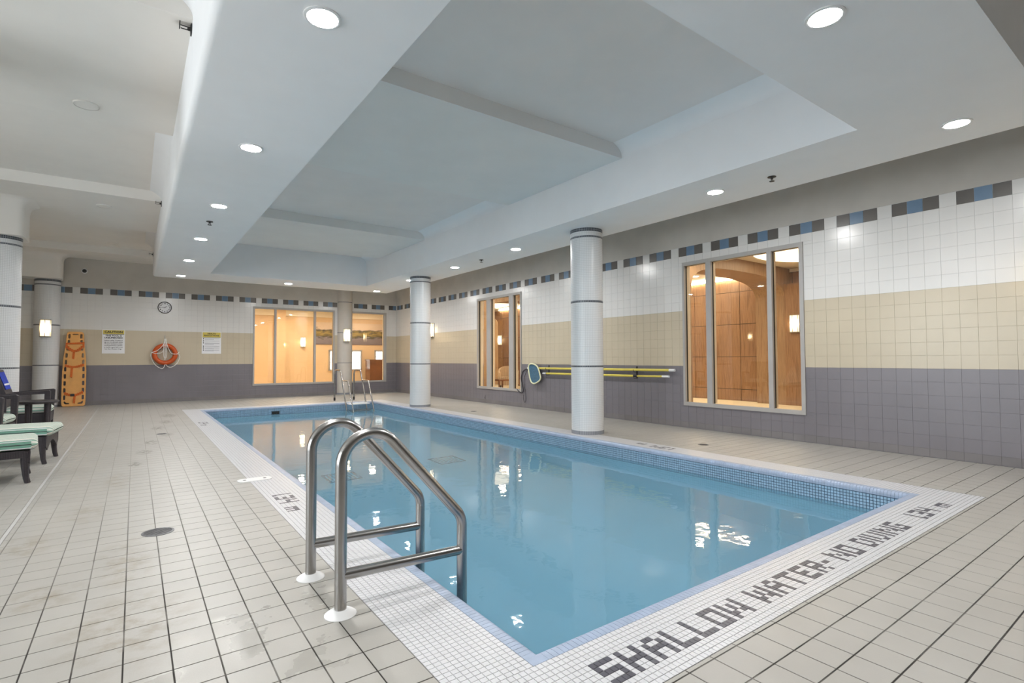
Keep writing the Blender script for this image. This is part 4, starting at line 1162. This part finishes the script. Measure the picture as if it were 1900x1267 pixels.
# rounded peach doorway beyond the far arch, with its sconce
pr_ = [(19.56, 0), (19.56, 2.7)] + [(19.56+.3*(1-math.cos(PI/2*k/8)), 2.7+.3*math.sin(PI/2*k/8)) for k in range(9)] + [(LY1, 3.0), (LY1, 0)]
b = MB(); b.prism(pr_, 0, LX1-.05, LX1-.022); struct(obj('door_1', b, 'peach_wall', fix=True), 'peach round-cornered doorway at the end of oak wall')
sconce((LX1-.023, 19.36, 2.0), -PI/2, 'lit lantern sconce beside the peach doorway', 'shade_lobby')
GL = 'warm lamps added to light the lobby'; d1 = None
for (x, y) in ((10.4, 2.4), (9.0, 4.3), (9.0, 5.9), (12.4, 8.6), (9.0, 10.6), (9.0, 8.2), (9.6, 13.2), (11.4, 16.4), (10.4, 16.0)):  # unseen ceiling lamps, added to brighten the lobby
    if d1 is None: d1 = downlight(x, y, LZ, 'warm downlight added to the cream ceiling to brighten the lobby', GL, 'lobby_fill_lamp', .12)
    else: dup(d1, (x, y, LZ))
for (x, y, rx, ry, lb) in ((11.5, 4.85, 1.5, 1.35, 'large oval glowing ceiling dish before the oak arch'), (11.2, 10.7, 1.5, 1.6, 'large oval glowing dish added to light the bay between the two oak arches'), (12.1, 18.6, .8, 1.5, 'narrow oval glowing dish added to light the bay beyond the far oak arch')):  # dishes past the near arch are unseen, added to light their bays
    t = thing('ceiling_dish', lb, 'ceiling light', (x, y, LZ))
    for nm, prf, mt in (('dish', [(1.0, -.012), (.8, -.03), (.4, -.045), (.0005, -.05)], 'dish_glow'), ('rim', [(1.03, 0), (1.03, -.02), (1.0, -.024), (.985, -.01)], 'cream_bright')):
        b = MB(); b.lathe(prf, 48); b.v = [(v[0]*rx, v[1]*ry, v[2]) for v in b.v]; obj(nm, b, mt, t, smooth=40, fix=True)
for (y0, y1, lb) in ((7.35, 14.1, 'thin glowing cove strip atop the oak panels between the arches'), (15.05, 19.4, 'thin glowing cove strip atop the oak panels beyond the far arch')):
    t = thing('cove_light', lb, 'strip light', (LX1-.06, y0, 3.345))
    b = MB(); b.tube([(0, 0, 0), (0, y1-y0, 0)], .014, 8); obj('tube', b, 'cove_glow', t, smooth=60)
    for k in range(5): obj('clip', MB().box(-.006, .037, .1+k*(y1-y0-.25)/4, .12+k*(y1-y0-.25)/4, -.02, -.012), 'frame_grey', t)
# striped barrel armchair
t = thing('lobby_armchair', 'striped upholstered barrel armchair seen through the side window', 'armchair', (11.95, 16.75, 0), math.radians(-36))
def lob(b): b.uvs = [(v[2], v[0]+v[1]*.3) for v in b.v]; return b
n = 20; o_ = []; i_ = []
for k in range(n+1):
    an = math.radians(-20+220*k/n); o_.append((.42*math.cos(an), .40*math.sin(an))); i_.append((.30*math.cos(an), .28*math.sin(an)))
b = MB()
for k in range(n+1):
    f_ = math.sin(PI*k/n); zt = .58+.30*f_**.7
    b.v += [(*o_[k], .16), (*o_[k], zt-.04), (o_[k][0]*.93, o_[k][1]*.93, zt), (i_[k][0]*1.05, i_[k][1]*1.05, zt), (*i_[k], zt-.05), (*i_[k], .3)]
for k in range(n):
    for q in range(5): b.face((k*6+q, (k+1)*6+q, (k+1)*6+q+1, k*6+q+1))
b.face(range(6)); b.face([n*6+q for q in range(6)][::-1])
obj('barrel_back', lob(b), 'lobby_fabric', t, smooth=50, fix=True)
b = MB(); b.box(-.34, .34, -.42, .2, .14, .33); obj('seat_base', lob(b), 'lobby_fabric', t)
b = MB(); b.box(-.29, .29, -.44, .2, .33, .46); obj('seat_cushion', lob(b), 'lobby_fabric', t)
for (x, y) in ((-.3, -.38), (.3, -.38), (-.3, .16), (.3, .16)): obj('leg', MB().box(x-.025, x+.025, y-.025, y+.025, 0, .15), 'black_metal', t)
t = thing('lobby_table', 'small dark side table before the striped armchair', 'table', (11.0, 15.9, 0))
obj('table_top', MB().box(-.28, .28, -.28, .28, .36, .41), 'cabinet_wood', t)
for (x, y) in ((-.24, -.24), (.24, -.24), (-.24, .24), (.24, .24)): obj('leg', MB().box(x-.02, x+.02, y-.02, y+.02, 0, .36), 'cabinet_wood', t)

# ================================================================== PEACH ROOM BEHIND THE BACK WALL
BX0, BX1, BY0, BY1, BZ = 1.6, 7.75, D+.21, 24.0, 3.35
BX1 = 10.6
struct(obj('floor_end_room', MB().box(BX0, BX1, BY0, BY1, -.12, 0), 'carpet'), 'carpet of the peach room behind the end wall')
struct(obj('ceiling_end_room', MB().box(BX0, BX1, BY0, BY1, BZ, BZ+.1), 'cream_bright'), 'cream ceiling of the peach room')
wk = struct(obj('wall_end_room_far', MB().box(BX0, BX1, BY1, BY1+.2, 0, BZ), 'peach_wall'), 'peach far wall with landscape print')
obj('crown_moulding', MB().box(BX0, BX1, BY1-.10, BY1, 3.05, BZ), 'cream_bright', wk)
obj('pilaster', MB().box(4.85, 5.25, BY1-.18, BY1, 0, BZ), 'peach_wall', wk)
struct(obj('wall_end_room_left', MB().box(BX0-.2, BX0, BY0, BY1, 0, BZ), 'peach_wall'), 'peach left wall of the end room')
struct(obj('wall_end_room_right', MB().box(BX1, BX1+.07, BY0, BY1, 0, BZ), 'peach_wall'), 'peach right wall of the end room')
for i, (x0, x1, z0, z1) in enumerate(((7.15, 8.62, .68, 1.56), (9.30, 10.45, .68, 1.56))):
    r_ = struct(empty('window_%d' % (13+i), (0, 0, 0)), 'small bright window in the peach wall')
    obj('pane', MB().box(x0+.03, x1-.03, BY1-.02, BY1-.01, z0+.03, z1-.03), 'window_view', r_)
    b = MB(); b.box(x0-.03, x1+.03, BY1-.05, BY1-.001, z0-.03, z0+.03); b.box(x0-.03, x1+.03, BY1-.05, BY1-.001, z1-.03, z1+.04)
    b.box(x0-.03, x0+.03, BY1-.05, BY1-.001, z0, z1); b.box(x1-.03, x1+.03, BY1-.05, BY1-.001, z0, z1); obj('window_frame', b, 'frame_grey', r_)
t = thing('wall_print', 'long landscape print on the peach wall behind the end windows', 'picture', (8.4, BY1-.001, 2.32))
obj('canvas', MB().box(-1.85, 1.85, -.03, 0, -.48, .52), 'landscape_print', t)
sconce((6.0, BY1-.001, 1.93), 0, 'lit lantern sconce on the peach wall behind end window', 'shade_lobby')
t = thing('sideboard', 'polished brown sideboard below the landscape print', 'cabinet', (9.5, BY1-.55, 0))
obj('body', MB().box(-.76, .75, -.28, .28, .06, 1.10), 'cabinet_wood', t); obj('top', MB().box(-.79, .78, -.30, .30, 1.10, 1.15), 'cabinet_wood', t)
for x in (-.72, .66): obj('foot', MB().box(x, x+.06, -.25, .25, 0, .06), 'cabinet_wood', t)
d2 = None
for (x, y) in ((4.2, 20.0), (6.4, 20.2), (8.6, 22.4), (5.6, 22.4), (3.2, 22.2)):  # unseen ceiling lamps, added so the peach room is lit
    if d2 is None: d2 = downlight(x, y, BZ, 'warm downlight added to the ceiling to light the peach room', 'warm lamps added to light the peach room', 'peach_fill_lamp', .12)
    else: dup(d2, (x, y, BZ))
